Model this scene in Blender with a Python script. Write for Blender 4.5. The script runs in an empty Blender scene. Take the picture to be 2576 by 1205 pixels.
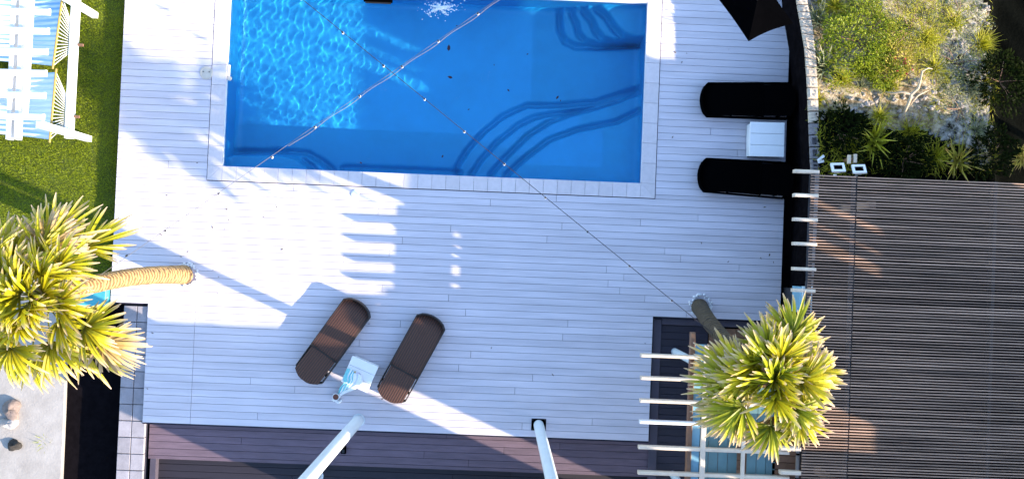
import bpy, math, random
import numpy as np
from mathutils import Vector, Matrix
random.seed(7); rng = np.random.default_rng(11)
S = bpy.context.scene
col = S.collection
R = math.radians

# ------------------------------------------------------------------ camera
CAM_H = 20.0
FPX = 2450.0                       # focal length in photo units (photo 2576 x 1205 units)
n = Vector((-33/FPX, -48/FPX, -1)).normalized()     # straight down, in camera axes
zc = -n
xc = Vector((math.cos(.040), -math.sin(.040), 0)); xc = (xc - zc*xc.dot(zc)).normalized()
yc = zc.cross(xc)
M3 = Matrix((xc, yc, zc))          # camera -> world
cd = bpy.data.cameras.new('camera'); cam = bpy.data.objects.new('camera', cd); col.objects.link(cam)
cam.matrix_world = Matrix.Translation((0, 0, CAM_H)) @ M3.to_4x4()
cd.sensor_width = 36; cd.lens = FPX/2576*36; cd.clip_end = 500
S.camera = cam
def at(px, py, z=0.0):
    d = M3 @ Vector(((px-1288)/FPX, -(py-602.5)/FPX, -1))
    k = (z-CAM_H)/d.z
    return Vector((d.x*k, d.y*k, z))

# ------------------------------------------------------------------ light
SUN_EL = R(21.3); SUN_AZ = Vector((1, -.412, 0)).normalized()
w = bpy.data.worlds.new('World'); S.world = w; w.use_nodes = True
nt = w.node_tree; bg = nt.nodes['Background']
sky = nt.nodes.new('ShaderNodeTexSky'); sky.sky_type = 'NISHITA'; sky.sun_disc = False
sky.sun_elevation = SUN_EL; sky.sun_rotation = math.atan2(SUN_AZ.x, SUN_AZ.y)
sky.ozone_density = 2.4; sky.dust_density = .6
nt.links.new(sky.outputs[0], bg.inputs[0]); bg.inputs[1].default_value = .15
ld = bpy.data.lights.new('sun', 'SUN'); ld.energy = 3.5; ld.angle = R(.5); ld.color = (1, .85, .68)
sun = bpy.data.objects.new('sun', ld); col.objects.link(sun)
sdir = Vector((SUN_AZ.x*math.cos(SUN_EL), SUN_AZ.y*math.cos(SUN_EL), math.sin(SUN_EL)))
sun.rotation_euler = sdir.to_track_quat('Z', 'Y').to_euler(); sun.location = (12, -5, 8)
ld.cycles.is_caustics_light = True
S.view_settings.view_transform = 'Standard'; S.view_settings.look = 'None'
S.view_settings.exposure = 1.95; S.view_settings.gamma = 1
S.render.film_transparent = False
S.cycles.max_bounces = 8; S.cycles.diffuse_bounces = 3; S.cycles.transparent_max_bounces = 12
S.cycles.use_denoising = True

# ------------------------------------------------------------------ helpers
def tag(o, label=None, cat=None, group=None, kind=None):
    if label: o['label'] = label
    if cat: o['category'] = cat
    if group: o['group'] = group
    if kind: o['kind'] = kind
    return o
def empty(name, loc=(0,0,0), rz=0):
    o = bpy.data.objects.new(name, None); col.objects.link(o); o.location = loc; o.rotation_euler[2] = rz
    o.empty_display_size = .1
    return o
def children(o): return [c for c in bpy.data.objects if c.parent == o]
def copy_tree(o, parent=None):
    c = o.copy(); col.objects.link(c); c.parent = parent
    for ch in children(o): copy_tree(ch, c)
    return c
class MB:
    def __init__(s): s.v = []; s.f = []; s.t = []
    def add(s, vs, fs, ts=None):
        k = len(s.v); s.v += [tuple(v) for v in vs]; s.f += [tuple(i+k for i in f) for f in fs]
        s.t += list(ts) if ts is not None else [0.0]*len(vs)
        return s
    def box(s, c, size, rz=0, ch=0.0, rot=None):
        hx, hy, hz = size[0]/2, size[1]/2, size[2]/2
        m = rot if rot is not None else Matrix.Rotation(rz, 3, 'Z'); c = Vector(c)
        if ch <= 0:
            P = [(x,y,z) for z in (-hz,hz) for x,y in ((-hx,-hy),(hx,-hy),(hx,hy),(-hx,hy))]
            F = [(3,2,1,0),(4,5,6,7),(0,1,5,4),(1,2,6,5),(2,3,7,6),(3,0,4,7)]
        else:      # chamfered upper edges
            P = [(x,y,-hz) for x,y in ((-hx,-hy),(hx,-hy),(hx,hy),(-hx,hy))]
            P += [(x,y,hz-ch) for x,y in ((-hx,-hy),(hx,-hy),(hx,hy),(-hx,hy))]
            P += [(x,y,hz) for x,y in ((-hx+ch,-hy+ch),(hx-ch,-hy+ch),(hx-ch,hy-ch),(-hx+ch,hy-ch))]
            F = [(3,2,1,0),(8,9,10,11)]
            for a in (0,4):
                for i in range(4): j=(i+1)%4; F.append((a+i,a+j,a+4+j,a+4+i))
        return s.add([c + m @ Vector(p) for p in P], F)
    def tube(s, pts, rad, nseg=10, caps=True):
        pts = [Vector(p) for p in pts]
        if not hasattr(rad, '__len__'): rad = [rad]*len(pts)
        vs = []; fs = []; ts = []
        ref = Vector((0,0,1))
        for i, p in enumerate(pts):
            a = pts[max(i-1,0)]; b = pts[min(i+1,len(pts)-1)]
            d = (b-a).normalized()
            u = d.cross(ref if abs(d.z) < .95 else Vector((1,0,0))).normalized(); v = d.cross(u)
            for k in range(nseg):
                an = 2*math.pi*k/nseg
                vs.append(p + (u*math.cos(an)+v*math.sin(an))*rad[i]); ts.append(i/(len(pts)-1))
        for i in range(len(pts)-1):
            for k in range(nseg):
                a = i*nseg+k; b = i*nseg+(k+1)%nseg
                fs.append((a, a+nseg, b+nseg, b))
        if caps:
            fs.append(tuple(range(nseg))); fs.append(tuple(reversed(range((len(pts)-1)*nseg, len(pts)*nseg))))
        return s.add(vs, fs, ts)
    def cyl(s, c, r, h, nseg=20, r2=None):
        c = Vector(c); return s.tube([c, c+Vector((0,0,h))], [r, r if r2 is None else r2], nseg)
    def lump(s, c, r, sq=(1,1,1), seed=0, amp=.25, nu=9, nv=6):
        rr = random.Random(seed); vs = []; fs = []
        ph = [rr.uniform(0,6.28) for _ in range(6)]
        for i in range(nv+1):
            th = math.pi*i/nv
            for j in range(nu):
                a = 2*math.pi*j/nu
                k = 1 + amp*(math.sin(2*a+ph[0])*math.sin(th+ph[1]) + .6*math.sin(3*a+ph[2]+th*2))
                vs.append((c[0]+r*k*sq[0]*math.sin(th)*math.cos(a), c[1]+r*k*sq[1]*math.sin(th)*math.sin(a), c[2]+r*k*sq[2]*math.cos(th)))
        for i in range(nv):
            for j in range(nu):
                fs.append((i*nu+j, (i+1)*nu+j, (i+1)*nu+(j+1)%nu, i*nu+(j+1)%nu))
        return s.add(vs, fs)
    def build(s, name, mat, parent=None, smooth=False):
        me = bpy.data.meshes.new(name)
        off = parent.matrix_basis.translation if parent is not None else Vector((0,0,0))
        if parent is not None and parent.parent is not None: off = off + parent.parent.matrix_basis.translation
        vs = [(v[0]-off.x, v[1]-off.y, v[2]-off.z) for v in s.v]
        me.from_pydata(vs, [], s.f)
        at_ = me.attributes.new('t', 'FLOAT', 'POINT'); at_.data.foreach_set('value', s.t)
        me.materials.append(mat)
        if smooth: me.polygons.foreach_set('use_smooth', [True]*len(me.polygons))
        me.update()
        o = bpy.data.objects.new(name, me); col.objects.link(o); o.parent = parent
        return o
def struct(o): o['kind'] = 'structure'; return o

def mat(name, c, rough=.6, var=.12, scale=6, bump=0, bscale=40, c2=None, island=0, stretch=None, metal=0, spec=.5, obj=True):
    m = bpy.data.materials.new(name); m.use_nodes = True; N = m.node_tree.nodes; L = m.node_tree.links
    p = N['Principled BSDF']; p.inputs['Roughness'].default_value = rough; p.inputs['Metallic'].default_value = metal
    p.inputs['Specular IOR Level'].default_value = spec
    tc = N.new('ShaderNodeTexCoord'); mp = N.new('ShaderNodeMapping'); L.new(tc.outputs['Object'], mp.inputs[0])
    if stretch: mp.inputs['Scale'].default_value = stretch
    nz = N.new('ShaderNodeTexNoise'); nz.inputs['Scale'].default_value = scale; nz.inputs['Detail'].default_value = 6
    nz.inputs['Roughness'].default_value = .65; L.new(mp.outputs[0], nz.inputs['Vector'])
    mx = N.new('ShaderNodeMix'); mx.data_type = 'RGBA'
    if c2 is None: a = tuple(x*(1-var) for x in c); b = tuple(min(1,x*(1+var)) for x in c)
    else: a, b = c, c2
    mx.inputs[6].default_value = (*a,1); mx.inputs[7].default_value = (*b,1)
    rp = N.new('ShaderNodeMapRange'); rp.inputs[1].default_value = .3; rp.inputs[2].default_value = .7
    L.new(nz.outputs[0], rp.inputs[0]); L.new(rp.outputs[0], mx.inputs[0])
    out = mx.outputs[2]
    if island:
        g = N.new('ShaderNodeNewGeometry'); hs = N.new('ShaderNodeHueSaturation')
        r2 = N.new('ShaderNodeMapRange'); r2.inputs[3].default_value = 1-island; r2.inputs[4].default_value = 1+island
        L.new(g.outputs['Random Per Island'], r2.inputs[0]); L.new(r2.outputs[0], hs.inputs['Value']); L.new(out, hs.inputs['Color'])
        out = hs.outputs[0]
    L.new(out, p.inputs['Base Color'])
    if bump:
        b = N.new('ShaderNodeBump'); b.inputs['Strength'].default_value = bump; b.inputs['Distance'].default_value = .02
        n2 = N.new('ShaderNodeTexNoise'); n2.inputs['Scale'].default_value = bscale; n2.inputs['Detail'].default_value = 5
        L.new(mp.outputs[0], n2.inputs['Vector']); L.new(n2.outputs[0], b.inputs['Height']); L.new(b.outputs[0], p.inputs['Normal'])
    return m
def leaf_mat(name, stops, trans=.35, rough=.5, isl=.25):
    """colour along attribute t (root to tip of each blade)"""
    m = bpy.data.materials.new(name); m.use_nodes = True; N = m.node_tree.nodes; L = m.node_tree.links
    p = N['Principled BSDF']; p.inputs['Roughness'].default_value = rough; p.inputs['Specular IOR Level'].default_value = .3 if sum(stops[0][1]) > .02 else .02
    a = N.new('ShaderNodeAttribute'); a.attribute_name = 't'
    cr = N.new('ShaderNodeValToRGB'); e = cr.color_ramp.elements
    e[0].position = stops[0][0]; e[0].color = (*stops[0][1],1); e[1].position = stops[-1][0]; e[1].color = (*stops[-1][1],1)
    for q in stops[1:-1]: z = e.new(q[0]); z.color = (*q[1],1)
    L.new(a.outputs['Fac'], cr.inputs[0])
    g = N.new('ShaderNodeNewGeometry'); r2 = N.new('ShaderNodeMapRange'); r2.inputs[3].default_value = 1-isl; r2.inputs[4].default_value = 1+isl
    hs = N.new('ShaderNodeHueSaturation'); L.new(g.outputs['Random Per Island'], r2.inputs[0]); L.new(r2.outputs[0], hs.inputs['Value'])
    L.new(cr.outputs[0], hs.inputs['Color']); L.new(hs.outputs[0], p.inputs['Base Color'])
    t = N.new('ShaderNodeBsdfTranslucent'); L.new(hs.outputs[0], t.inputs[0])
    mx = N.new('ShaderNodeMixShader'); mx.inputs[0].default_value = trans
    L.new(p.outputs[0], mx.inputs[1]); L.new(t.outputs[0], mx.inputs[2]); L.new(mx.outputs[0], N['Material Output'].inputs[0])
    return m

M = dict(
    deck = mat('deck_board', (.61,.565,.605), .5, .13, .9, .12, 30, island=.055, stretch=(.6,6,1)),
    deck_side = mat('deck_edge', (.10,.09,.11), .7, spec=0),
    under = mat('under_deck', (.035,.035,.05), .9, spec=0),
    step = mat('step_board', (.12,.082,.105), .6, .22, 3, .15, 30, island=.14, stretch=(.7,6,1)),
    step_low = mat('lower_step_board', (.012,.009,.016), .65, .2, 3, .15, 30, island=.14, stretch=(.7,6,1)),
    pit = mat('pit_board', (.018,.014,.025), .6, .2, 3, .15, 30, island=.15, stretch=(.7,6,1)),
    trim = mat('trim_board', (.06,.05,.07), .6, .12, 4),
    coping = mat('coping_tile', (.64,.575,.585), .7, .07, 9, .2, 90, island=.05),
    shell = mat('pool_shell', (.012,.35,.69), .5, .08, 1.2),
    shell_trim = mat('waterline', (.72,.80,.84), .4),
    shade_ground = mat('shade_black_ground', (.006,.005,.006), .95, .3, 8, spec=0),  # near-black colour stands in for deep shade on the ground
    lawn = mat('lawn_ground', (.07,.095,.003), .9, .4, 5, .6, 60),
    slab = mat('concrete_slab', (.27,.245,.22), .8, c2=(.40,.37,.34), scale=1.6, bump=.3, bscale=25),
    paver = mat('paving_stone', (.28,.26,.28), .75, .18, 5, .25, 40, island=.14),
    white = mat('white_paint', (.80,.80,.80), .45, .03, 5),
    whitewood = mat('whitewashed_timber', (.74,.70,.68), .5, .06, 4, .1, 40, stretch=(1,8,8)),
    cream = mat('pale_timber', (.66,.54,.42), .55, .14, 5, .2, 40),
    brownwood = mat('brown_timber', (.22,.115,.065), .6, .2, 5, .2, 40),
    pole = mat('pole_paint', (.70,.76,.78), .35, .05, 3),
    slat = mat('slat_timber', (.33,.205,.14), .6, .45, 1.2, .2, 40, island=.35, stretch=(.5,6,1)),
    wicker_base = mat('dark_rattan', (.012,.007,.005), .6, .2, 20),
    black = mat('black_fabric', (.0012,.0012,.0015), .9, spec=0),
    darkmetal = mat('dark_metal', (.012,.012,.014), .5),
    shade_face = mat('shade_wall_stone', (.006,.005,.006), .95, .4, 6, .5, 15, spec=0),  # shade on the wall face put into its near-black colour
    capstone = mat('cap_stone', (.42,.33,.25), .85, .3, 9, .7, 30, c2=(.62,.52,.40), island=.15),
    greyblock = mat('grey_block', (.22,.20,.20), .9, .2, 14, .5, 40),
    teal = mat('teal_panel', (.10,.20,.21), .4, .12, 3, island=.12),
    sheetblue = mat('blue_sheet', (.20,.42,.55), .4, .06, 3),
    tile = mat('terrace_brick', (.20,.10,.055), .8, .25, 7, .3, 40, island=.2),
    rope = mat('rope', (.66,.64,.58), .8),
    bar = mat('varnished_bar', (.42,.27,.06), .4, .12, 8),
    bulb = mat('bulb_glass', (.72,.75,.78), .15),
    cable = mat('black_cable', (.02,.02,.03), .6),
    cablew = mat('pale_cable', (.17,.16,.16), .6),
    pebble = mat('white_pebble', (.75,.75,.76), .7, .1, 10, island=.1),
    beige = mat('beige_lid', (.58,.52,.44), .6, .1, 9),
    plaster = mat('shade_wall_plaster', (.55,.5,.45), .9),
    rooftile = mat('shade_roof_tile', (.2,.08,.05), .8),
    glass = mat('window_pane', (.05,.07,.09), .1),
    towel = None,
    drift = mat('driftwood', (.46,.36,.24), .7, .2, 12, .3, 40),
    red = mat('red_flower', (.45,.02,.02), .6),
    skin = mat('brown_shell', (.16,.05,.025), .5, .3, 12),
    bark = None,
)
def wicker():
    m = bpy.data.materials.new('brown_rattan'); m.use_nodes = True; N = m.node_tree.nodes; L = m.node_tree.links
    p = N['Principled BSDF']; p.inputs['Roughness'].default_value = .55
    tc = N.new('ShaderNodeTexCoord')
    wv = N.new('ShaderNodeTexWave'); wv.wave_type = 'BANDS'; wv.bands_direction = 'X'; wv.inputs['Scale'].default_value = 6.6; wv.inputs['Distortion'].default_value = .4
    w2 = N.new('ShaderNodeTexWave'); w2.bands_direction = 'Y'; w2.inputs['Scale'].default_value = 28
    L.new(tc.outputs['Object'], wv.inputs[0]); L.new(tc.outputs['Object'], w2.inputs[0])
    nz = N.new('ShaderNodeTexNoise'); nz.inputs['Scale'].default_value = 5
    mx = N.new('ShaderNodeMix'); mx.data_type = 'RGBA'; mx.inputs[6].default_value = (.006,.003,.002,1); mx.inputs[7].default_value = (.10,.034,.016,1)
    ad = N.new('ShaderNodeMath'); ad.operation = 'MULTIPLY_ADD'; ad.inputs[1].default_value = .75; L.new(wv.outputs['Fac'], ad.inputs[0])
    m2 = N.new('ShaderNodeMath'); m2.operation = 'MULTIPLY'; m2.inputs[1].default_value = .35; L.new(w2.outputs['Fac'], m2.inputs[0]); L.new(m2.outputs[0], ad.inputs[2])
    L.new(ad.outputs[0], mx.inputs[0]); L.new(mx.outputs[2], p.inputs['Base Color'])
    b = N.new('ShaderNodeBump'); b.inputs['Strength'].default_value = .6; b.inputs['Distance'].default_value = .01; L.new(ad.outputs[0], b.inputs['Height']); L.new(b.outputs[0], p.inputs['Normal'])
    return m
M['wicker'] = wicker()
def bark():
    m = bpy.data.materials.new('palm_bark'); m.use_nodes = True; N = m.node_tree.nodes; L = m.node_tree.links
    p = N['Principled BSDF']; p.inputs['Roughness'].default_value = .8
    a = N.new('ShaderNodeAttribute'); a.attribute_name = 't'
    nz = N.new('ShaderNodeTexNoise'); nz.inputs['Scale'].default_value = 9; tc = N.new('ShaderNodeTexCoord'); L.new(tc.outputs['Object'], nz.inputs[0])
    k = N.new('ShaderNodeMath'); k.operation = 'MULTIPLY_ADD'; k.inputs[1].default_value = 290; L.new(a.outputs['Fac'], k.inputs[0])
    k2 = N.new('ShaderNodeMath'); k2.operation = 'MULTIPLY'; k2.inputs[1].default_value = 9.0; L.new(nz.outputs[0], k2.inputs[0]); L.new(k2.outputs[0], k.inputs[2])
    sn = N.new('ShaderNodeMath'); sn.operation = 'SINE'; L.new(k.outputs[0], sn.inputs[0])
    cr = N.new('ShaderNodeValToRGB'); e = cr.color_ramp.elements
    e[0].position = .0; e[0].color = (.19,.09,.03,1); e[1].position = .75; e[1].color = (.46,.30,.12,1)
    mr = N.new('ShaderNodeMapRange'); mr.inputs[1].default_value = -1; L.new(sn.outputs[0], mr.inputs[0]); L.new(mr.outputs[0], cr.inputs[0])
    n3 = N.new('ShaderNodeMix'); n3.data_type='RGBA'; n3.blend_type='MULTIPLY'; n3.inputs[0].default_value=.5; L.new(cr.outputs[0], n3.inputs[6]); L.new(nz.outputs[1], n3.inputs[7])
    L.new(cr.outputs[0], p.inputs['Base Color'])
    b = N.new('ShaderNodeBump'); b.inputs['Strength'].default_value = .8; b.inputs['Distance'].default_value = .02; L.new(sn.outputs[0], b.inputs['Height']); L.new(b.outputs[0], p.inputs['Normal'])
    return m
M['bark'] = bark()
M['dark_bark'] = bark(); M['dark_bark'].name = 'dark_palm_bark'
_e = [n_ for n_ in M['dark_bark'].node_tree.nodes if n_.type == 'VALTORGB'][0].color_ramp.elements
_e[0].color = (.012,.007,.004,1); _e[1].color = (.11,.075,.035,1)

# ------------------------------------------------------------------ pool rectangle and deck
PX0 = (at(578,0).x + at(560,417).x)/2; PX1 = (at(1628,8).x + at(1613,462).x)/2
PY0 = (at(560,417).y + at(1613,462).y)/2; PY1 = at(1628,8).y
CW = .30                                                  # coping width
CX0, CX1, CY0, CY1 = PX0-CW, PX1+CW, PY0-CW, PY1+CW
PITCH = .142; GAP = .0065
DL1 = at(296,380).x; DL2 = at(366,900).x
DR = at(1976,400).x; NR = at(1637,950).x
YB = at(1000,1086).y; YN = at(1760,805).y; YS = at(330,765).y
YT = at(1288,-120).y
def boards(mb, y0, y1, spans_fn, z, th=.03, seed=1, cols=None):
    rr = random.Random(seed); y = y1
    while y > y0+1e-4:
        ya = max(y-PITCH, y0); hgt = y-ya-GAP
        if hgt > .02:
            for (a, b, la, lb) in spans_fn((y+ya)/2):
                xs = [a]; x = a + rr.uniform(1.0, 12)
                while x < b-.6: xs.append(x); x += rr.choice((5.4, 7.2))
                xs.append(b)
                if cols and y < YS+.05: xs = sorted(set([a,b]+[c for c in cols if a < c < b]+[q for q in xs if not any(abs(q-c)<.5 for c in cols)]))
                for i in range(len(xs)-1):
                    g0 = 0 if i == 0 else GAP/2; g1 = 0 if i == len(xs)-2 else GAP/2
                    dz = rr.uniform(-.0012,.0012)
                    mb.box(((xs[i]+g0+xs[i+1]-g1)/2, (y+ya-GAP)/2+GAP/2, z-th/2+dz), (xs[i+1]-xs[i]-g0-g1, hgt, th), ch=.002)
        y -= PITCH
def main_spans(y):
    l = DL1 if y > YS else DL2
    r = DR if y > YN else NR
    if CY0 < y < CY1: return [(l, CX0-.012, 0, 0), (CX1+.012, r, 0, 0)]
    return [(l, r, 0, 0)]
# break rows exactly at the coping edges
mb = MB()
boards(mb, CY1+.01, YT, main_spans, 0, seed=1)
boards(mb, CY0-.012, CY1+.002, main_spans, 0, seed=2)
boards(mb, YB, CY0-.012, main_spans, 0, seed=3, cols=[at(486,900).x])
deck = struct(mb.build('deck', M['deck']))
# dark joists / void below the gaps
mb = MB(); zt = -.055
for (a,b,c,d) in ((DL1+.03,CX0-.02,YS,YT),(CX1+.02,DR-.03,YN,YT),(CX0-.02,CX1+.02,YB+.02,CY0-.02),(CX0-.02,CX1+.02,CY1+.02,YT),
                  (DL2+.03,CX0-.02,YB+.02,YS),(CX1+.02,NR-.03,YB+.02,YN)):
    mb.box(((a+b)/2,(c+d)/2,zt-.20),(b-a,d-c,.40))
struct(mb.build('deck_base', M['under']))
# coping
mb = MB()
def tiles_x(y0, y1, x0, x1):
    n_ = round((x1-x0)/.288); s_ = (x1-x0)/n_
    for i in range(n_): mb.box((x0+s_*(i+.5),(y0+y1)/2,-.018),(s_-.005,y1-y0-.004,.05), ch=.003)
def tiles_y(x0, x1, y0, y1):
    n_ = round((y1-y0)/.40); s_ = (y1-y0)/n_
    for i in range(n_): mb.box(((x0+x1)/2,y0+s_*(i+.5),-.018),(x1-x0-.004,s_-.005,.05), ch=.003)
tiles_x(CY0,PY0,PX0,PX1); tiles_x(PY1,CY1,PX0,PX1)
tiles_y(CX0,PX0,PY0,PY1); tiles_y(PX1,CX1,PY0,PY1)
def corner(cx, cy, ox, oy):      # mitred corner in two triangles
    z1, z0 = .007, -.043; g = .003
    for tri in ([(cx,cy),(ox,oy),(ox,cy)], [(cx,cy),(cx,oy),(ox,oy)]):
        c = Vector((sum(p[0] for p in tri)/3, sum(p[1] for p in tri)/3))
        q = [Vector(p)*.985+c*.015 for p in tri]
        a = (q[1]-q[0]).cross(q[2]-q[0])
        if a < 0: q.reverse()
        mb.add([(p.x,p.y,z1) for p in q]+[(p.x,p.y,z0) for p in q], [(0,1,2),(5,4,3),(0,3,4,1),(1,4,5,2),(2,5,3,0)])
for cx,cy,ox,oy in ((PX0,PY0,CX0,CY0),(PX1,PY0,CX1,CY0),(PX0,PY1,CX0,CY1),(PX1,PY1,CX1,CY1)): corner(cx,cy,ox,oy)
struct(mb.build('pool_coping', M['coping']))

# pool basin : height field
WZ = -.11
def app(px, py, d):      # a point seen through the water at depth d
    return at(px, py, WZ-.75*d)
def poly(pts, d): return [tuple(app(x,y,d)[:2]) for x,y in pts]
BIG = 400
DK = .66   # depths scaled by this to keep wall shade on the floor narrow
levels = [   # (depth, polygon in photo units), from deep to shallow
 (1.25, [(1325,270),(1270,295),(1220,335),(1180,380),(1155,420),(1145,600),(1900,600),(1900,225),(1615,225),(1500,262),(1400,270)]),
 (1.05, [(1500,272),(1430,288),(1385,292),(1345,300),(1305,320),(1255,360),(1215,405),(1190,441),(1180,600),(1900,600),(1900,230),(1612,230),(1555,256)]),
 (.80,  [(1612,235),(1555,258),(1500,275),(1430,293),(1385,310),(1330,345),(1275,400),(1240,441),(1220,600),(1900,600),(1900,235)]),
 (.50,  [(1618,280),(1555,310),(1455,330),(1385,355),(1330,396),(1280,441),(1250,600),(1900,600),(1900,280)]),
 (1.25, [(1415,-200),(1413,40),(1415,75),(1425,98),(1450,110),(1505,112),(1600,106),(1900,106),(1900,-200)]),
 (1.05, [(1436,-200),(1445,37),(1455,55),(1460,80),(1475,98),(1505,106),(1600,103),(1900,103),(1900,-200)]),
 (.80,  [(1455,-200),(1475,25),(1492,45),(1505,75),(1520,93),(1545,100),(1600,99),(1900,99),(1900,-200)]),
 (.50,  [(1480,-200),(1505,15),(1530,35),(1550,65),(1570,85),(1600,94),(1900,95),(1900,-200)]),
 (1.05, [(300,384),(719,384),(769,390),(804,410),(829,430),(850,600),(300,600)]),
 (.60,  [(300,398),(565,398),(584,388),(700,388),(745,398),(775,420),(790,445),(800,600),(300,600)]),
 (.75,  [(860,424),(1150,436),(1150,600),(860,600)]),
]
def sdf(P, poly_):
    x, y = P; inside = np.zeros(x.shape, bool); dmin = np.full(x.shape, 1e9)
    m_ = len(poly_)
    for i in range(m_):
        ax, ay = poly_[i]; bx, by = poly_[(i+1)%m_]
        dx, dy = bx-ax, by-ay; L2 = dx*dx+dy*dy+1e-12
        t = np.clip(((x-ax)*dx+(y-ay)*dy)/L2, 0, 1)
        dmin = np.minimum(dmin, np.hypot(x-ax-t*dx, y-ay-t*dy))
        cond = ((ay > y) != (by > y)) & (x < (bx-ax)*(y-ay)/((by-ay) if by != ay else 1e-9)+ax)
        inside ^= cond
    return np.where(inside, dmin, -dmin)
nx, ny = 330, 150
gx, gy = np.meshgrid(np.linspace(PX0-.02, PX1+.02, nx), np.linspace(PY0-.02, PY1+.02, ny))
Z = DK*(np.full(gx.shape, 1.55) - .10*(gx-PX0)/(PX1-PX0))
for d, pl in levels:
    d = d*DK
    s = sdf((gx, gy), poly(pl, d))
    t = np.clip((s+.02)/.06, 0, 1); t = t*t*(3-2*t)
    Z = np.where(d < Z, Z*(1-t)+d*t, Z) + .10*np.exp(-((s+.06)/.05)**2)
# cove against the walls
e = np.minimum(np.minimum(gx-PX0, PX1-gx), np.minimum(gy-PY0, PY1-gy)); e = np.clip(e, 0, 1)
cv = np.clip(1-e/.16, 0, 1)
Z = Z - (.16*(1-np.sqrt(np.clip(1-cv*cv, 0, 1))))
V = np.stack([gx.ravel(), gy.ravel(), WZ-Z.ravel()], 1).tolist()
idx = np.arange(nx*ny).reshape(ny, nx)
F = np.stack([idx[:-1,:-1].ravel(), idx[:-1,1:].ravel(), idx[1:,1:].ravel(), idx[1:,:-1].ravel()], 1).tolist()
mb = MB(); mb.add(V, F)
basin = struct(mb.build('pool_floor', M['shell'], smooth=True)); basin.cycles.is_caustics_receiver = True
mb = MB(); zb = -1.3
mb.add([(PX0,PY0,zb),(PX1,PY0,zb),(PX1,PY1,zb),(PX0,PY1,zb),(PX0,PY0,-.12),(PX1,PY0,-.12),(PX1,PY1,-.12),(PX0,PY1,-.12)],
       [(4,5,1,0)[::-1],(5,6,2,1)[::-1],(6,7,3,2)[::-1],(7,4,0,3)[::-1]])
wl = struct(mb.build('pool_wall', M['shell'])); wl.cycles.is_caustics_receiver = True
mb = MB()
mb.box(((PX0+PX1)/2, PY0-.018, -.09),(PX1-PX0+.07,.03,.10)); mb.box(((PX0+PX1)/2, PY1+.018, -.09),(PX1-PX0+.07,.03,.10))
mb.box((PX0-.018,(PY0+PY1)/2,-.09),(.03,PY1-PY0,.10)); mb.box((PX1+.018,(PY0+PY1)/2,-.09),(.03,PY1-PY0,.10))
struct(mb.build('pool_waterline', M['shell_trim']))

# water: one rippled sheet of clear water
wx, wy = 520, 240
X, Y = np.meshgrid(np.linspace(PX0+.001, PX1-.001, wx), np.linspace(PY0+.001, PY1-.001, wy))
H = np.zeros(X.shape)
for i in range(34):
    lam = rng.uniform(.11, .42); a = rng.uniform(0, 2*math.pi); k = 2*math.pi/lam
    H += rng.uniform(.5,1)*lam**1.6*np.sin(k*(X*math.cos(a)+Y*math.sin(a))+rng.uniform(0,6.28) + .8*np.sin(1.3*X+2.1*Y+i))
H *= .0023*np.clip(1.25-.07*(X-PX0), .6, 1.3)
V = np.stack([X.ravel(), Y.ravel(), WZ+H.ravel()], 1).tolist()
idx = np.arange(wx*wy).reshape(wy, wx)
F = np.stack([idx[:-1,:-1].ravel(), idx[:-1,1:].ravel(), idx[1:,1:].ravel(), idx[1:,:-1].ravel()], 1).tolist()
m = bpy.data.materials.new('water'); m.use_nodes = True; N = m.node_tree.nodes; L = m.node_tree.links
N.remove(N['Principled BSDF']); g = N.new('ShaderNodeBsdfGlass'); g.inputs['IOR'].default_value = 1.33; g.inputs['Roughness'].default_value = 0
g.inputs['Color'].default_value = (.90,.99,1,1)
L.new(g.outputs[0], N['Material Output'].inputs[0]); M['water'] = m
mb = MB(); mb.add(V, F); water = struct(mb.build('water', m, smooth=True)); water.cycles.is_caustics_caster = True

# steps and lower boards
SR = NR
YB2 = at(1000,1176,-.17).y
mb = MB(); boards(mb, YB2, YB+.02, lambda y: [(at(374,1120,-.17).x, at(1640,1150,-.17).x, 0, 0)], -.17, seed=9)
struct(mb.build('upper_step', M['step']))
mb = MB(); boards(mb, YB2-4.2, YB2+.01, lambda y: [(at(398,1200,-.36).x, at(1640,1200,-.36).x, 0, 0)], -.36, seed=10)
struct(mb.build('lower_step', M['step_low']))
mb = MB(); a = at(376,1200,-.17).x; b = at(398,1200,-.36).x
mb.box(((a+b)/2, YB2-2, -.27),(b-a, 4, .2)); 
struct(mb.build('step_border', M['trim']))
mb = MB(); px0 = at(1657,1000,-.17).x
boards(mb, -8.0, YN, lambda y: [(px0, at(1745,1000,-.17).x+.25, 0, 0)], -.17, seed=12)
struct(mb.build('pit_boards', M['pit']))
mb = MB(); mb.box(((NR+.03+px0)/2, (YN-8.0)/2-.005, -.155), (px0-NR-.04, YN+8.0-.03, .06), ch=.004)
mb.box(((px0+DR)/2, YN-.066, -.155), (DR-px0-.01, .12, .06), ch=.004)
struct(mb.build('pit_border', M['trim']))
mb = MB(); mb.box(((DL2+NR)/2, YB-.02, -.10),(NR-DL2+.02,.025,.14)); struct(mb.build('deck_fascia', M['under']))

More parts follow.
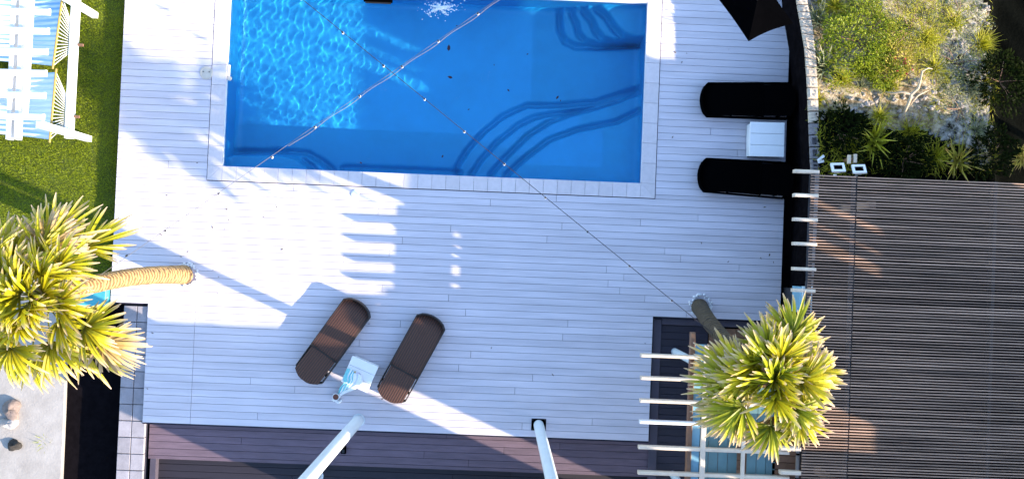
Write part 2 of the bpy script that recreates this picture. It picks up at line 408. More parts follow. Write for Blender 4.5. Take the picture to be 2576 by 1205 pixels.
# ------------------------------------------------------------------ ground
mb = MB(); mb.add([(-80,-80,-2.2),(80,-80,-2.2),(80,80,-2.2),(-80,80,-2.2)], [(0,1,2,3)])
struct(mb.build('ground', M['shade_ground']))
GZ = -.22
LY = at(100,690).y
mb = MB(); mb.add([(-40,LY,GZ),(DL1+.2,LY,GZ),(DL1+.2,30,GZ),(-40,30,GZ)], [(0,1,2,3)])
struct(mb.build('lawn_ground', M['lawn']))
mb = MB(); mb.box(((-40+at(372,900,-.04).x)/2-0, (LY-20)/2+LY/2-.0, -1.4), (abs(-40-at(372,900,-.04).x), 20, .1)); 
mb.v = []; mb.f = []; mb.t = []
zz = -.45; mb.add([(-40,-30,zz),(DL2+.1,-30,zz),(DL2+.1,LY,zz),(-40,LY,zz)], [(0,1,2,3)])
struct(mb.build('shade_bed', M['shade_ground']))  # near-black bed, its deep shade set by colour
mb = MB(); zz = -.30; a = at(-400,1400,zz); pts = [at(165,860,zz), at(172,700,zz), at(-400,700,zz), at(-400,1500,zz), at(146,1500,zz), at(152,1205,zz), at(160,1020,zz)]
k = len(pts); mb.add([tuple(p) for p in pts]+[(p.x,p.y,zz-.14) for p in pts], [tuple(range(k))]+[(i,(i+1)%k,k+(i+1)%k,k+i)[::-1] for i in range(k)])
struct(mb.build('concrete_path', M['slab']))
mb = MB(); x0 = at(301,1000,-.06).x; x1 = at(369,1000,-.06).x; cw = (x1-x0)/2; y = YS-.03; i = 0
rr = random.Random(4)
while y > -9:
    for j in range(2):
        hh = .335
        mb.box((x0+cw*(j+.5), y-hh/2, -.10+rr.uniform(-.004,.004)), (cw-.014, hh-.014, .10), ch=.006)
    y -= hh
struct(mb.build('paved_path', M['paver']))
mb = MB(); mb.box(((x0+x1)/2, (y+YS)/2, -.24), (x1-x0, YS-y-.01, .22)); struct(mb.build('path_bed', M['under']))

# grass blades (nobody could count them)
def blades(n_, base, dirs, length, width, droop, seg=3, fold=.0, prof=None, t0=0, sidev=None):
    """numpy strips: returns verts, quads, t"""
    T = np.linspace(0, 1, seg+1)
    P = base[:,None,:] + dirs[:,None,:]*(length[:,None]*T[None])[:,:,None]
    P[:,:,2] -= droop[:,None]*length[:,None]*T[None]**2
    if sidev is None:
        sv = np.stack([-dirs[:,1], dirs[:,0], np.zeros(n_)], 1)+1e-6; sv /= np.linalg.norm(sv, axis=1)[:,None]
    else: sv = sidev
    W = (prof(T) if prof is not None else (1-T)**.6)
    A = P + sv[:,None,:]*(width[:,None]*W[None]/2)[:,:,None]
    B = P - sv[:,None,:]*(width[:,None]*W[None]/2)[:,:,None]
    if fold:
        up = np.array([0,0,1.])
        A = A + up*fold*(width[:,None]*W[None])[:,:,None]; B = B + up*fold*(width[:,None]*W[None])[:,:,None]
        V = np.stack([A,P,B], 2).reshape(-1,3); c = 3
    else:
        V = np.stack([A,B], 2).reshape(-1,3); c = 2
    q = []
    b0 = (np.arange(n_)*(seg+1)*c)[:,None]
    for s_ in range(seg):
        for j in range(c-1):
            q.append(b0 + np.array([[s_*c+j, s_*c+j+1, (s_+1)*c+j+1, (s_+1)*c+j]]))
    q = np.concatenate(q, 0)
    tt = np.tile(np.repeat(T, c), n_)
    return V, q, tt
def add_np(mb, V, q, t):
    mb.add(V.tolist(), q.tolist(), t.tolist())
M['grass'] = leaf_mat('lawn_blade', [(0,(.08,.11,.002)),(.5,(.26,.33,.006)),(1,(.46,.50,.02))], .4)
n_ = 60000
gx0, gx1 = at(-40,300,GZ).x, DL1-.02; gy0, gy1 = LY, at(100,-30,GZ).y
b = np.stack([rng.uniform(gx0,gx1,n_), rng.uniform(gy0,gy1,n_), np.full(n_,GZ)], 1)
an = rng.uniform(0,2*math.pi,n_); tl = rng.uniform(.2,1.1,n_)
d = np.stack([np.cos(an)*tl, np.sin(an)*tl, np.ones(n_)], 1); d /= np.linalg.norm(d,axis=1)[:,None]
cl = .6+.5*np.sin(b[:,0]*7+np.sin(b[:,1]*5)*2)*np.sin(b[:,1]*8+b[:,0]*3)
mb = MB(); add_np(mb, *blades(n_, b, d, rng.uniform(.03,.07,n_)*(.7+.5*cl), rng.uniform(.006,.012,n_), np.full(n_,.3), seg=2))
tag(mb.build('lawn_grass', M['grass']), 'bright green lawn grass growing beside the deck and hammocks', 'grass', kind='stuff')

# ------------------------------------------------------------------ skimmer lids
def lid(px, py, r, m, label, z=.0, screws=True):
    p = at(px, py, .012); o = empty('skimmer_lid', (p.x,p.y,0)); tag(o, label, 'pool lid')
    mb = MB(); mb.cyl((p.x,p.y,.004), r, .012, 36); mb.build('lid_plate', m, o)
    if screws:
        mb = MB(); mb.tube([Vector((p.x+r*math.cos(a)*.82, p.y+r*math.sin(a)*.82, .018)) for a in np.linspace(0, 2*math.pi, 33)], .006, 6, caps=False); mb.build('rim', m, o)
        for s_ in (-1,1):
            mb = MB(); mb.cyl((p.x+s_*r*.45,p.y+.02,.0175), .013, .004, 10); mb.build('finger_hole', M['darkmetal'], o)
    else:
        mb = MB(); mb.cyl((p.x,p.y,.0165), r*.75, .006, 28); mb.build('raised_centre', m, o)
lid(519,184,.135,M['beige'],'round beige skimmer lid with two finger holes on the deck left of the pool')
lid(894,488,.085,M['white'],'small round white lid on the boards below the pool edge', screws=False)
p = at(571,190,-.03); o = empty('return_fitting', (PX0+.01,p.y,-.05)); tag(o, 'small beige fitting on the left edge of the pool', 'pool fitting')
mb = MB(); mb.box((PX0+.028,p.y+.10,-.05),(.05,.24,.05), ch=.01); mb.build('housing', M['white'], o)
mb = MB(); mb.cyl((PX0+.05,p.y-.06,-.07),.045,.05,16); mb.build('nozzle', M['beige'], o)
pA, pB = at(915,2,.03), at(987,3,.03); o = empty('spillway', (pA.x,pA.y,0)); tag(o, 'black spillway box at the top edge of the pool', 'spillway')
mb = MB(); mb.box(((pA.x+pB.x)/2,pA.y+.12,.02),(pB.x-pA.x,.27,.10), ch=.01); mb.build('body', M['black'], o)
mb = MB(); mb.box(((pA.x+pB.x)/2,pA.y-.03,-.01),(pB.x-pA.x-.06,.03,.02)); mb.build('lip', M['darkmetal'], o)

# leaves on the water
lf = leaf_mat('dead_leaf', [(0,(.03,.012,.02)),(1,(.06,.02,.02))], .1)
for i,(px,py,s_) in enumerate([(1129,121,.07),(1132,195,.055),(1402,246,.045),(1279,228,.035),(1327,137,.025),(1243,164,.02),(1149,66,.02),(1113,394,.035),(908,410,.03),(1179,276,.025),(1410,254,.02)]):
    p = at(px,py,WZ+.006); an = i*1.3; mb = MB()
    pts = [(0,-1),(.45,-.4),(.4,.35),(0,1),(-.4,.3),(-.45,-.45)]
    vs = [(p.x+s_*(x*math.cos(an)-y*math.sin(an)), p.y+s_*(x*math.sin(an)+y*math.cos(an)), p.z+.006*abs(x)+.004) for x,y in pts]+[(p.x,p.y,p.z+.002)]
    mb.add(vs, [(k_,(k_+1)%6,6) for k_ in range(6)])
    tag(mb.build('fallen_leaf', lf), 'small dark dead leaf floating on the blue pool water', 'leaf', 'dead leaves drifting in the pool')

# ------------------------------------------------------------------ sun loungers
LW, LL = .66, 1.92
def lounger_outline(w, l, bulge, n_=9):
    pts = []
    for i in range(n_):           # foot end (+y)
        t = -1+2*i/(n_-1); pts.append((w/2*t, l/2-bulge*t*t-(.03 if abs(t) > .99 else 0)))
    for i in range(n_):
        t = 1-2*i/(n_-1); pts.append((w/2*t, -l/2+bulge*t*t+(.03 if abs(t) > .99 else 0)))
    return pts
def make_lounger(name, label, wm, fm, lift=.20, wid=LW, head_w=1.0):
    o = empty(name, (0,0,0)); tag(o, label, 'sun lounger')
    out = lounger_outline(wid, LL, .11)
    # frame: continuous skirt following the outline
    mb = MB(); k = len(out)
    rings = [(.93,.05),(1.0,.12),(1.0,.27),(.985,.30),(.94,.305),(.925,.285),(.925,.22)]
    vs = []
    for s_, z in rings:
        for (x, y) in out:
            ff = 1+(head_w-1)*max(0,-y/(LL/2)); vs.append((x*s_*ff, y*(1-(1-s_)*.36), z))
    fs = []
    for r_ in range(len(rings)-1):
        for i in range(k): fs.append((r_*k+i, (r_+1)*k+i, (r_+1)*k+(i+1)%k, r_*k+(i+1)%k))
    mb.add(vs, fs); mb.build('frame', fm, o, smooth=False)
    # woven seat, gently waved, from the hinge to the foot
    def panel(y0, y1, zf, nm, wfac, nseg=26, m_=wm, th=.03):
        mb = MB(); nxp = 9; top = []
        for i in range(nseg+1):
            y = y0+(y1-y0)*i/nseg
            for j in range(nxp):
                t = -1+2*j/(nxp-1)
                yy = y
                if y > 0: yy = min(y, LL/2-.01-.11*t*t)
                else: yy = max(y, -LL/2+.01+.11*t*t)
                ff = 1+(head_w-1)*max(0,-y/(LL/2))
                top.append((t*wid/2*wfac*ff, yy, zf(yy)-.012*t*t))
        k0 = len(top); bot = [(x,y,z-th) for x,y,z in top]; fs = []
        for i in range(nseg):
            for j in range(nxp-1):
                a = i*nxp+j; fs.append((a,a+1,a+nxp+1,a+nxp)); fs.append((k0+a,k0+a+nxp,k0+a+nxp+1,k0+a+1))
            a = i*nxp; fs.append((a,a+nxp,k0+a+nxp,k0+a)); a = i*nxp+nxp-1; fs.append((a+nxp,a,k0+a,k0+a+nxp))
        for j in range(nxp-1):
            fs.append((j+1,j,k0+j,k0+j+1)); a = nseg*nxp+j; fs.append((a,a+1,k0+a+1,k0+a))
        mb.add(top+bot, fs); return mb.build(nm, m_, o, smooth=False)
    HY = -.30
    panel(HY+.005, LL/2, lambda y: .30+.035*math.sin((y-HY)*3.2)-max(0,y-.62)**2*.9, 'seat', .93)
    sl = lift/.62
    bk = panel(-LL/2+.02, HY-.005, lambda y: .305+(HY-y)*sl, 'backrest', .86)
    # backrest struts and cross rails
    mb = MB()
    for s_ in (-1,1): mb.tube([(s_*wid*.40*head_w, HY, .27), (s_*wid*.40*head_w, -LL/2+.10, .26+(HY+LL/2-.1)*sl)], .014, 8)
    mb.tube([(-wid*.4,-.62,.26+.32*sl-.01),(-wid*.3,-.52,.10),(wid*.3,-.52,.10),(wid*.4,-.62,.26+.32*sl-.01)], .011, 8)
    mb.build('backrest_frame', M['darkmetal'], o)
    for c_, s_ in (((0, HY, .292), (wid*.97, .035, .04)), ((0, .36, .30), (wid*1.0, .04, .03)), ((0,-.66,.20),(wid*.92,.03,.03))):
        mb = MB(); mb.box(c_, s_, ch=.008); mb.build('cross_rail', fm, o)
    for x in (-1,1):
        for y in (-.66,.66):
            mb = MB(); mb.tube([(x*wid*.42,y,.14),(x*wid*.43,y,0)], [.026,.020], 10); mb.build('leg', fm, o)
    return o
def place(o, px, py, tx, ty, z=.28, flip=False):
    """centre of the lounger at photo point, foot end pointing to (tx,ty)"""
    c = at(px, py, z); t = at(tx, ty, z); d = t-c
    o.location = (c.x, c.y, 0); o.rotation_euler[2] = math.atan2(d.y, d.x)-math.pi/2
lg1 = make_lounger('sun_lounger', 'brown rattan sun lounger left of the white table, partly lit by the sun', M['wicker'], M['wicker_base'], .17)
place(lg1, 837, 858, 903, 767)
lg2 = copy_tree(lg1); tag(lg2, 'brown rattan sun lounger right of the white table and towel, mostly in shade'); place(lg2, 1034, 901, 1090, 800)
lg3 = make_lounger('sun_lounger', 'black sun lounger above the white cube table, with its rounded end towards the pool', M['black'], M['black'], .10, .70, 1.10)
lg3.name = 'sun_lounger.002'; place(lg3, 1882, 252, 1757, 250)
lg4 = copy_tree(lg3); tag(lg4, 'black sun lounger below the white cube table, nearer the slatted roof'); place(lg4, 1876, 447, 1749, 438)
for o_, g_ in ((lg1,'rattan loungers in the middle of the deck'),(lg2,'rattan loungers in the middle of the deck'),(lg3,'black loungers at the right end of the deck'),(lg4,'black loungers at the right end of the deck')): o_['group'] = g_

# ------------------------------------------------------------------ white cube tables
def cube_table(w, h, label, planks=3):
    o = empty('side_table', (0,0,0)); tag(o, label, 'side table')
    s_ = w/planks
    for i in range(planks):
        mb = MB(); mb.box((-w/2+s_*(i+.5), 0, h-.012), (s_-.006, w, .024), ch=.004); mb.build('top_plank', M['white'], o)
    for k_ in range(4):
        a = k_*math.pi/2; rt = Matrix.Rotation(a, 3, 'Z'); mb = MB()
        for r_ in range(3):
            hh = (h-.05)/3; c = rt @ Vector((0, w/2-.03, .02+hh*(r_+.5))); mb.box(c, (w-.05-.0*r_, .018, hh-.008), rz=a, ch=.002)
        mb.build('side_panel', M['white'], o)
    for x in (-1,1):
        for y in (-1,1): mb = MB(); mb.box((x*(w/2-.045), y*(w/2-.045), h/2-.012), (.03,.03,h-.03)); mb.build('leg', M['white'], o)
    return o
t1 = cube_table(.70, .40, 'white planked cube table between the two black loungers')
c = at(1930,351,.40); t1.location = (c.x,c.y,0); t1.rotation_euler[2] = R(90)+.015
t2 = cube_table(.565, .40, 'white planked cube table with a towel on it between the brown loungers')
c = at(905,941,.40); t2.location = (c.x,c.y,0); t2.rotation_euler[2] = math.atan2(*(at(955,921,.4)-at(889,892,.4))[:2][::-1])+R(90)

# towel draped from the table down to the deck
def towel_mat():
    m = bpy.data.materials.new('striped_towel'); m.use_nodes = True; N = m.node_tree.nodes; L = m.node_tree.links
    p = N['Principled BSDF']; p.inputs['Roughness'].default_value = .95
    a = N.new('ShaderNodeAttribute'); a.attribute_name = 't'
    cr = N.new('ShaderNodeValToRGB'); cr.color_ramp.interpolation = 'CONSTANT'; e = cr.color_ramp.elements
    W = (.80,.82,.84,1); T = (.20,.58,.62,1)
    e[0].position = 0; e[0].color = T; e[1].position = .20; e[1].color = W
    for q, c_ in ((.27,T),(.38,W),(.44,T),(.50,W)): z = e.new(q); z.color = c_
    L.new(a.outputs['Fac'], cr.inputs[0]); L.new(cr.outputs[0], p.inputs['Base Color'])
    nz = N.new('ShaderNodeTexNoise'); nz.inputs['Scale'].default_value = 25; b = N.new('ShaderNodeBump'); b.inputs['Distance'].default_value = .02; b.inputs['Strength'].default_value = .5
    tc = N.new('ShaderNodeTexCoord'); L.new(tc.outputs['Object'], nz.inputs[0]); L.new(nz.outputs[0], b.inputs['Height']); L.new(b.outputs[0], p.inputs['Normal'])
    return m
M['towel'] = towel_mat()
# rows from the table (left edge, right edge) down to the knotted end on the deck
rows = [((874,926,.43),(909,944,.43)),((868,936,.45),(911,954,.44)),((866,947,.44),(908,966,.43)),((865,957,.40),(902,974,.38)),((861,966,.30),(892,979,.24)),
        ((857,975,.20),(880,984,.14)),((852,983,.10),(868,989,.06)),((846,990,.05),(858,996,.035)),((842,999,.02),(853,1003,.02))]
mb = MB(); vs = []; ts = []; nn = 22; sub = 5
rws = []
for i in range(len(rows)-1):
    for s_ in range(sub):
        f = s_/sub; rws.append(tuple(tuple(rows[i][q][c_]*(1-f)+rows[i+1][q][c_]*f for c_ in range(3)) for q in (0,1)))
rws.append(rows[-1])
for i, (a, b) in enumerate(rws):
    A = at(*a); B = at(*b)
    for j in range(nn+1):
        t = j/nn; p = A.lerp(B, t); v_ = i/(len(rws)-1)
        p.z += .018*math.sin(t*15+v_*5)+.012*math.sin(t*31+v_*11)+.010; p.x += .012*math.sin(v_*17+t*6); p.y += .012*math.sin(v_*13+t*9)
        p.z = max(p.z, .012); vs.append(tuple(p)); ts.append(t)
w1 = nn+1
fs = [(i*w1+j, i*w1+j+1, (i+1)*w1+j+1, (i+1)*w1+j) for i in range(len(rws)-1) for j in range(nn)]
mb.add(vs, fs, ts)
tw = mb.build('towel', M['towel'], smooth=True); sd = tw.modifiers.new('thick','SOLIDIFY'); sd.thickness = .008
tag(tw, 'white and teal striped towel hanging from the white table to the deck', 'towel')
p = at(846,997,.04); o = empty('drinking_cup', (p.x,p.y,0)); tag(o, 'small round brown cup with pale rim lying at the end of the towel', 'cup')
mb = MB(); mb.tube([(p.x,p.y,.012),(p.x,p.y,.04),(p.x,p.y,.10)], [.045,.06,.066], 20); mb.build('body', M['skin'], o)
mb = MB(); mb.tube([(p.x+.068*math.cos(a),p.y+.068*math.sin(a),.10) for a in np.linspace(0,2*math.pi,25)], .008, 6, caps=False); mb.build('rim', M['white'], o)
p = at(840,1003,.03); mb = MB()
for i,(dx,dy,rr_) in enumerate(((0,0,.04),(.06,-.02,.035),(.11,-.035,.045),(.15,.0,.03))): mb.lump((p.x+dx,p.y+dy-.02,.03), rr_, (1.1,.8,.7), i, .2, 12, 8)
tag(mb.build('tissue', M['white'], smooth=True), 'crumpled white tissue on the deck beside the brown cup', 'tissue')
p = at(900,944,.43); o = empty('glass_ashtray', (p.x,p.y,.40)); tag(o, 'pale round dish on the white table at the top of the towel', 'dish')
mb = MB(); mb.tube([(p.x,p.y,.402),(p.x,p.y,.43)], [.05,.075], 24); mb.build('bowl', mat('pale_dish',(.62,.58,.70),.2), o)
mb = MB(); mb.tube([(p.x+.072*math.cos(a),p.y+.072*math.sin(a),.434) for a in np.linspace(0,2*math.pi,25)], .007, 6, caps=False); mb.build('rim', M['white'], o)
p = at(893,936,.42); mb = MB(); mb.cyl((p.x,p.y,.401), .018, .05, 14, .016); mb.cyl((p.x,p.y,.4512), .012, .02, 12, .009)
tag(mb.build('small_bottle', M['bar']), 'tiny amber bottle standing on the white table beside the dish', 'bottle')

# ------------------------------------------------------------------ white poles
def pole(name, px, py, r, h, label, z0=0.0, square=False, lean=(0,0)):
    p = at(px, py, z0); o = empty(name, (p.x,p.y,z0)); tag(o, label, 'pole')
    mb = MB(); q = Vector((p.x+lean[0], p.y+lean[1], z0+h))
    P = [p.lerp(q, t) for t in (0,.02,.5,1)]; P[0].z -= .12
    mb.tube(P, [r*.98, r, r*.97, r*.92], 24); mb.build('shaft', M['pole'], o, smooth=False)
    if square:
        mb = MB(); mb.box((p.x,p.y+.005,z0+.006), (.30,.24,.010)); mb.build('dark_cutout', M['black'], o)  # black sheet paints the dark of the hole cut in the deck
        for sx in (-1,1):
            for sy in (-1,1): mb = MB(); mb.cyl((p.x+sx*.125,p.y+.005+sy*.095,z0+.011),.012,.012,6); mb.build('bolt', M['darkmetal'], o)
    else:
        mb = MB(); mb.cyl((p.x,p.y,z0+.001), r*1.15, .012, 24); mb.build('collar', M['pole'], o)
    return o
pole('shade_pole', 902, 1056, .115, 7.6, 'tall white pole standing on the deck edge below the white table, leaning out of view')
pole('shade_pole', 1355, 1068, .105, 7.4, 'tall white pole set in a dark square cut-out at the deck edge', square=True)
pole('shade_pole', 797, 1196, .12, 6.0, 'pale pole behind the tall white pole on the dark lower step', z0=-.36)
p = at(865,1130,-.17); o = empty('step_light', (p.x,p.y,-.17)); tag(o, 'small black step light on the dark boards under the white pole', 'step light')
mb = MB(); mb.box((p.x,p.y,-.13), (.10,.15,.08), ch=.01); mb.build('housing', M['black'], o)
mb = MB(); mb.box((p.x,p.y-.02,-.088), (.05,.07,.006)); mb.build('lens', M['darkmetal'], o)

# ------------------------------------------------------------------ string lights
def string(label, A, B, sag, bulbs, cm, double=None):
    A = at(*A); B = at(*B); o = empty('string_light', tuple(A)); tag(o, label, 'string lights')
    f = lambda t: A.lerp(B, t)-Vector((0,0,4*sag*t*(1-t)))
    mb = MB(); mb.tube([f(i/40) for i in range(41)], .004 if double else .0058, 6); mb.build('cable', cm, o)
    if double:
        mb = MB(); mb.tube([f(i/40*double)+Vector((.03+.02*math.sin(i*.9),-.03,.02)) for i in range(41)], .0045, 6); mb.build('support_wire', M['cablew'], o)
    for t in bulbs:
        c = f(t); mb = MB(); mb.tube([c+Vector((0,0,-.005)), c+Vector((0,0,-.075))], [.014,.018], 10); sk = mb.build('socket', M['cable'], o)
        mb = MB(); mb.tube([c+Vector((0,0,z_)) for z_ in (-.07,-.085,-.11,-.135,-.15)], [.011,.019,.025,.019,.007], 14); mb.build('bulb', M['bulb'], o, smooth=True)
def ts_for(A, B, xs): return [(x-A[0])/(B[0]-A[0]) for x in xs]
A, B = (1310,-42,2.9), (255,690,3.1)
string('string of round bulbs running from the top of the pool down to the left palm', A, B, .0, ts_for(A,B,[1200,1098,1005,897,784,675,543,410]), M['cablew'], double=.56)
A, B = (700,-50,2.9), (1792,838,2.6)
string('string of round bulbs running from the top left over the pool to the right palm', A, B, .0, ts_for(A,B,[753,858,960,1063,1163,1264,1368,1475,1582,1690]), M['cable'])

# ------------------------------------------------------------------ hammock pergola on the lawn
pg = empty('garden_pergola', tuple(at(225,350,GZ))); tag(pg, 'white timber pergola with cross slats over two hammocks on the lawn', 'pergola')
def bar_px(mb, a, b, wd, th, ch=.008):
    A = at(*a); B = at(*b); c = (A+B)/2; d = B-A; L_ = d.length
    q = d.to_track_quat('X','Z').to_matrix()
    mb.box(c, (L_, wd, th), rot=q, ch=ch); return mb
ZT = 2.1
for a, b in (((41,-60,ZT-.1),(24,352,ZT-.1)),((62,-60,ZT-.1),(45,352,ZT-.1))):
    bar_px(MB(), a, b, .075, .16).build('rafter', M['white'], pg)
bar_px(MB(), (80,-60,ZT-.3),(60,300,ZT-.3), .11, .10).build('lower_beam', M['white'], pg)
for i, y in enumerate((-24,30,78,130,184,240,294)):
    bar_px(MB(), (-150, y-6, ZT+.03), (129-3*i, y+1, ZT+.03), .115, .07, .02).build('cross_slat', M['white'], pg)
for (bx, by) in ((224,350),(240,40)):
    p = at(bx, by, GZ); q = p.copy(); q.z = ZT-.12
    mb = MB(); mb.box(((p.x+q.x)/2, p.y, (GZ+q.z)/2), (.12,.12,q.z-GZ), ch=.01); mb.build('post', M['white'], pg)
p1 = at(224,350,GZ); p2 = at(240,40,GZ)
mb = MB(); A = Vector((p1.x-.13, p1.y+.05, .42)); B = Vector((p2.x-.13, p2.y+.6, .42)); c = (A+B)/2; d = B-A
mb.box(c, (d.length+.25, .15, .12), rot=d.to_track_quat('X','Z').to_matrix(), ch=.01); mb.build('rail', M['white'], pg)
for (hx, hy) in ((193,118),(183,307)):
    pass
# hammocks
def ham_mat(nm, cols_):
    m = bpy.data.materials.new(nm); m.use_nodes = True; N = m.node_tree.nodes; L = m.node_tree.links
    p = N['Principled BSDF']; p.inputs['Roughness'].default_value = .9
    a = N.new('ShaderNodeAttribute'); a.attribute_name = 't'
    cr = N.new('ShaderNodeValToRGB'); cr.color_ramp.interpolation = 'LINEAR'; e = cr.color_ramp.elements
    e[0].position = 0; e[0].color = (*cols_[0][1],1); e[1].position = cols_[-1][0]; e[1].color = (*cols_[-1][1],1)
    for q, c_ in cols_[1:-1]: z = e.new(q); z.color = (*c_,1)
    L.new(a.outputs['Fac'], cr.inputs[0]); L.new(cr.outputs[0], p.inputs['Base Color']); return m
Wc = (.72,.78,.84); Bc = (.16,.36,.62); Lc = (.42,.60,.74)
def hammock(label, yt, yb, xt, xb, apex, stripes, m, seed):
    z = .52; A = at(xt, yt, z); B = at(xb, yb, z); o = empty('hammock', tuple(A)); tag(o, label, 'hammock')
    mb = MB(); mb.tube([A+(A-B).normalized()*.04, B+(B-A).normalized()*.04], .022, 12); mb.build('spreader_bar', M['bar'], o)
    # cloth, ridged along its length
    rr = random.Random(seed); nu, nv = 96, 30; vs = []; ts = []; d = (B-A); Ld = Vector((-1, .02, 0)); Ln = 2.4
    for j in range(nv+1):
        v_ = j/nv
        for i in range(nu+1):
            u = i/nu; p = A+d*(.015+.97*u)+Ld*(Ln*v_+.015*math.sin(u*60)*(v_ < .01))
            nar = 1-.10*math.sin(v_*math.pi); p = (A+B)/2+d*(u-.5)*.97*nar+Ld*(Ln*v_)
            p.z += -.42*math.sin(math.pi*v_)*(1-.35*(2*u-1)**2)*.8 + .018*math.sin(u*2*math.pi*stripes+.6*math.sin(v_*4+u*3))*(.4+.6*min(1,v_*6)) - .01
            vs.append(tuple(p)); ts.append((math.sin(u*2*math.pi*stripes+.6+.9*math.sin(v_*2.3+u*9))*.5+.5)*.6+.4*(.5+.5*math.sin(u*5+v_*3+seed)))
    w_ = nu+1; mb = MB(); mb.add(vs, [(j*w_+i, j*w_+i+1, (j+1)*w_+i+1, (j+1)*w_+i) for j in range(nv) for i in range(nu)], ts)
    mb.build('cloth', m, o, smooth=True)
    C_ = at(*apex)
    for i in range(17):
        u = (i+.3)/16.6; p = A.lerp(B, min(u,1)); mb = MB(); mb.tube([p, C_+Vector((0,.03*(8-i)/8,0))], .0095, 6); mb.build('rope', M['rope'], o)
    mb = MB(); mb.tube([C_+Vector((.03*math.cos(a),.0,.03*math.sin(a))) for a in np.linspace(0,2*math.pi,13)], .008, 6, caps=False); mb.build('ring', M['darkmetal'], o)
    mb = MB(); mb.box(C_+Vector((.06,-.02,.02)), (.10,.05,.05)); mb.build('hook', M['brownwood'], o)
hm1 = ham_mat('blue_hammock_cloth', [(0,Wc),(.3,Wc),(.55,Lc),(1,(.16,.36,.62))])
hm2 = ham_mat('pale_hammock_cloth', [(0,(.80,.84,.86)),(.5,Wc),(.85,Lc),(1,(.25,.45,.66))])
hammock('blue and white striped hammock with a yellow bar, upper one under the white pergola', -8, 169, 157, 133, (197,112,.40), 13, hm1, 1)
hammock('pale blue and white striped hammock with a yellow bar, lower one under the white pergola', 179, 354, 141, 125, (187,292,.40), 12, hm2, 2)

# ------------------------------------------------------------------ palms
M['frond'] = leaf_mat('palm_leaf', [(0,(.05,.07,.002)),(.35,(.20,.23,.004)),(.72,(.38,.37,.012)),(.86,(.44,.34,.12)),(1,(.56,.42,.30))], .30, .45, .3)
M['frond2'] = leaf_mat('yellow_palm_leaf', [(0,(.12,.10,.003)),(.35,(.34,.30,.006)),(.70,(.50,.44,.016)),(.84,(.58,.44,.16)),(1,(.60,.45,.32))], .30, .45, .3)
M['dead_frond'] = leaf_mat('dry_palm_leaf', [(0,(.16,.09,.02)),(.5,(.34,.23,.08)),(1,(.52,.38,.24))], .25, .7, .35)
M['petiole'] = mat('palm_petiole', (.20,.20,.02), .5, .2)
M['fibre'] = mat('palm_fibre', (.18,.10,.05), .9, .3, 14)
def frond(o, c, az, el, plen, blen, m, rr, nl=27, spread=88):
    spread *= rr.uniform(.75,1.15)
    dirh = Vector((math.cos(az), math.sin(az), 0)); d0 = (dirh*math.cos(el)+Vector((0,0,math.sin(el))))
    end = c+d0*plen+Vector((0,0,-.12*plen*plen))
    mid = c+d0*plen*.5+Vector((0,0,.02))
    mb = MB(); mb.tube([c, mid, end], [.020,.014,.010], 6); mb.build('petiole', M['petiole'], o)
    el2 = el-.25; fwd = (dirh*math.cos(el2)+Vector((0,0,math.sin(el2)))); side = Vector((-dirh.y, dirh.x, 0)); upv = side.cross(fwd)*-1
    if upv.z < 0: upv = -upv
    a = np.radians(np.linspace(-spread, spread, nl)) + np.array([rr.uniform(-.04,.04) for _ in range(nl)])
    jit = np.array([rr.uniform(-.30,.25) for _ in range(nl)])
    F_ = np.array(fwd); S_ = np.array(side); U_ = np.array(upv)
    D = np.cos(a)[:,None]*F_ + np.sin(a)[:,None]*S_ + (jit+.10)[:,None]*U_
    D /= np.linalg.norm(D, axis=1)[:,None]
    ln = blen*(.70+.30*np.cos(a))*np.array([rr.uniform(.75,1.12) for _ in range(nl)])
    wd = np.full(nl, .052)*np.array([rr.uniform(.8,1.2) for _ in range(nl)])
    SV = -np.sin(a)[:,None]*F_ + np.cos(a)[:,None]*S_ + np.array([rr.uniform(-.5,.5) for _ in range(nl)])[:,None]*U_
    SV /= np.linalg.norm(SV, axis=1)[:,None]
    prof = lambda T: np.interp(T, [0,.25,.6,.88,1], [.4,.95,1.0,.9,.25])
    base = np.tile(np.array(end), (nl,1)) 
    dr = np.array([rr.uniform(.10,.85) for _ in range(nl)])
    mb = MB(); add_np(mb, *blades(nl, base, D, ln, wd, dr, seg=6, fold=.22, prof=prof, sidev=SV)); 
    return mb.build('leaf_fan', m, o)
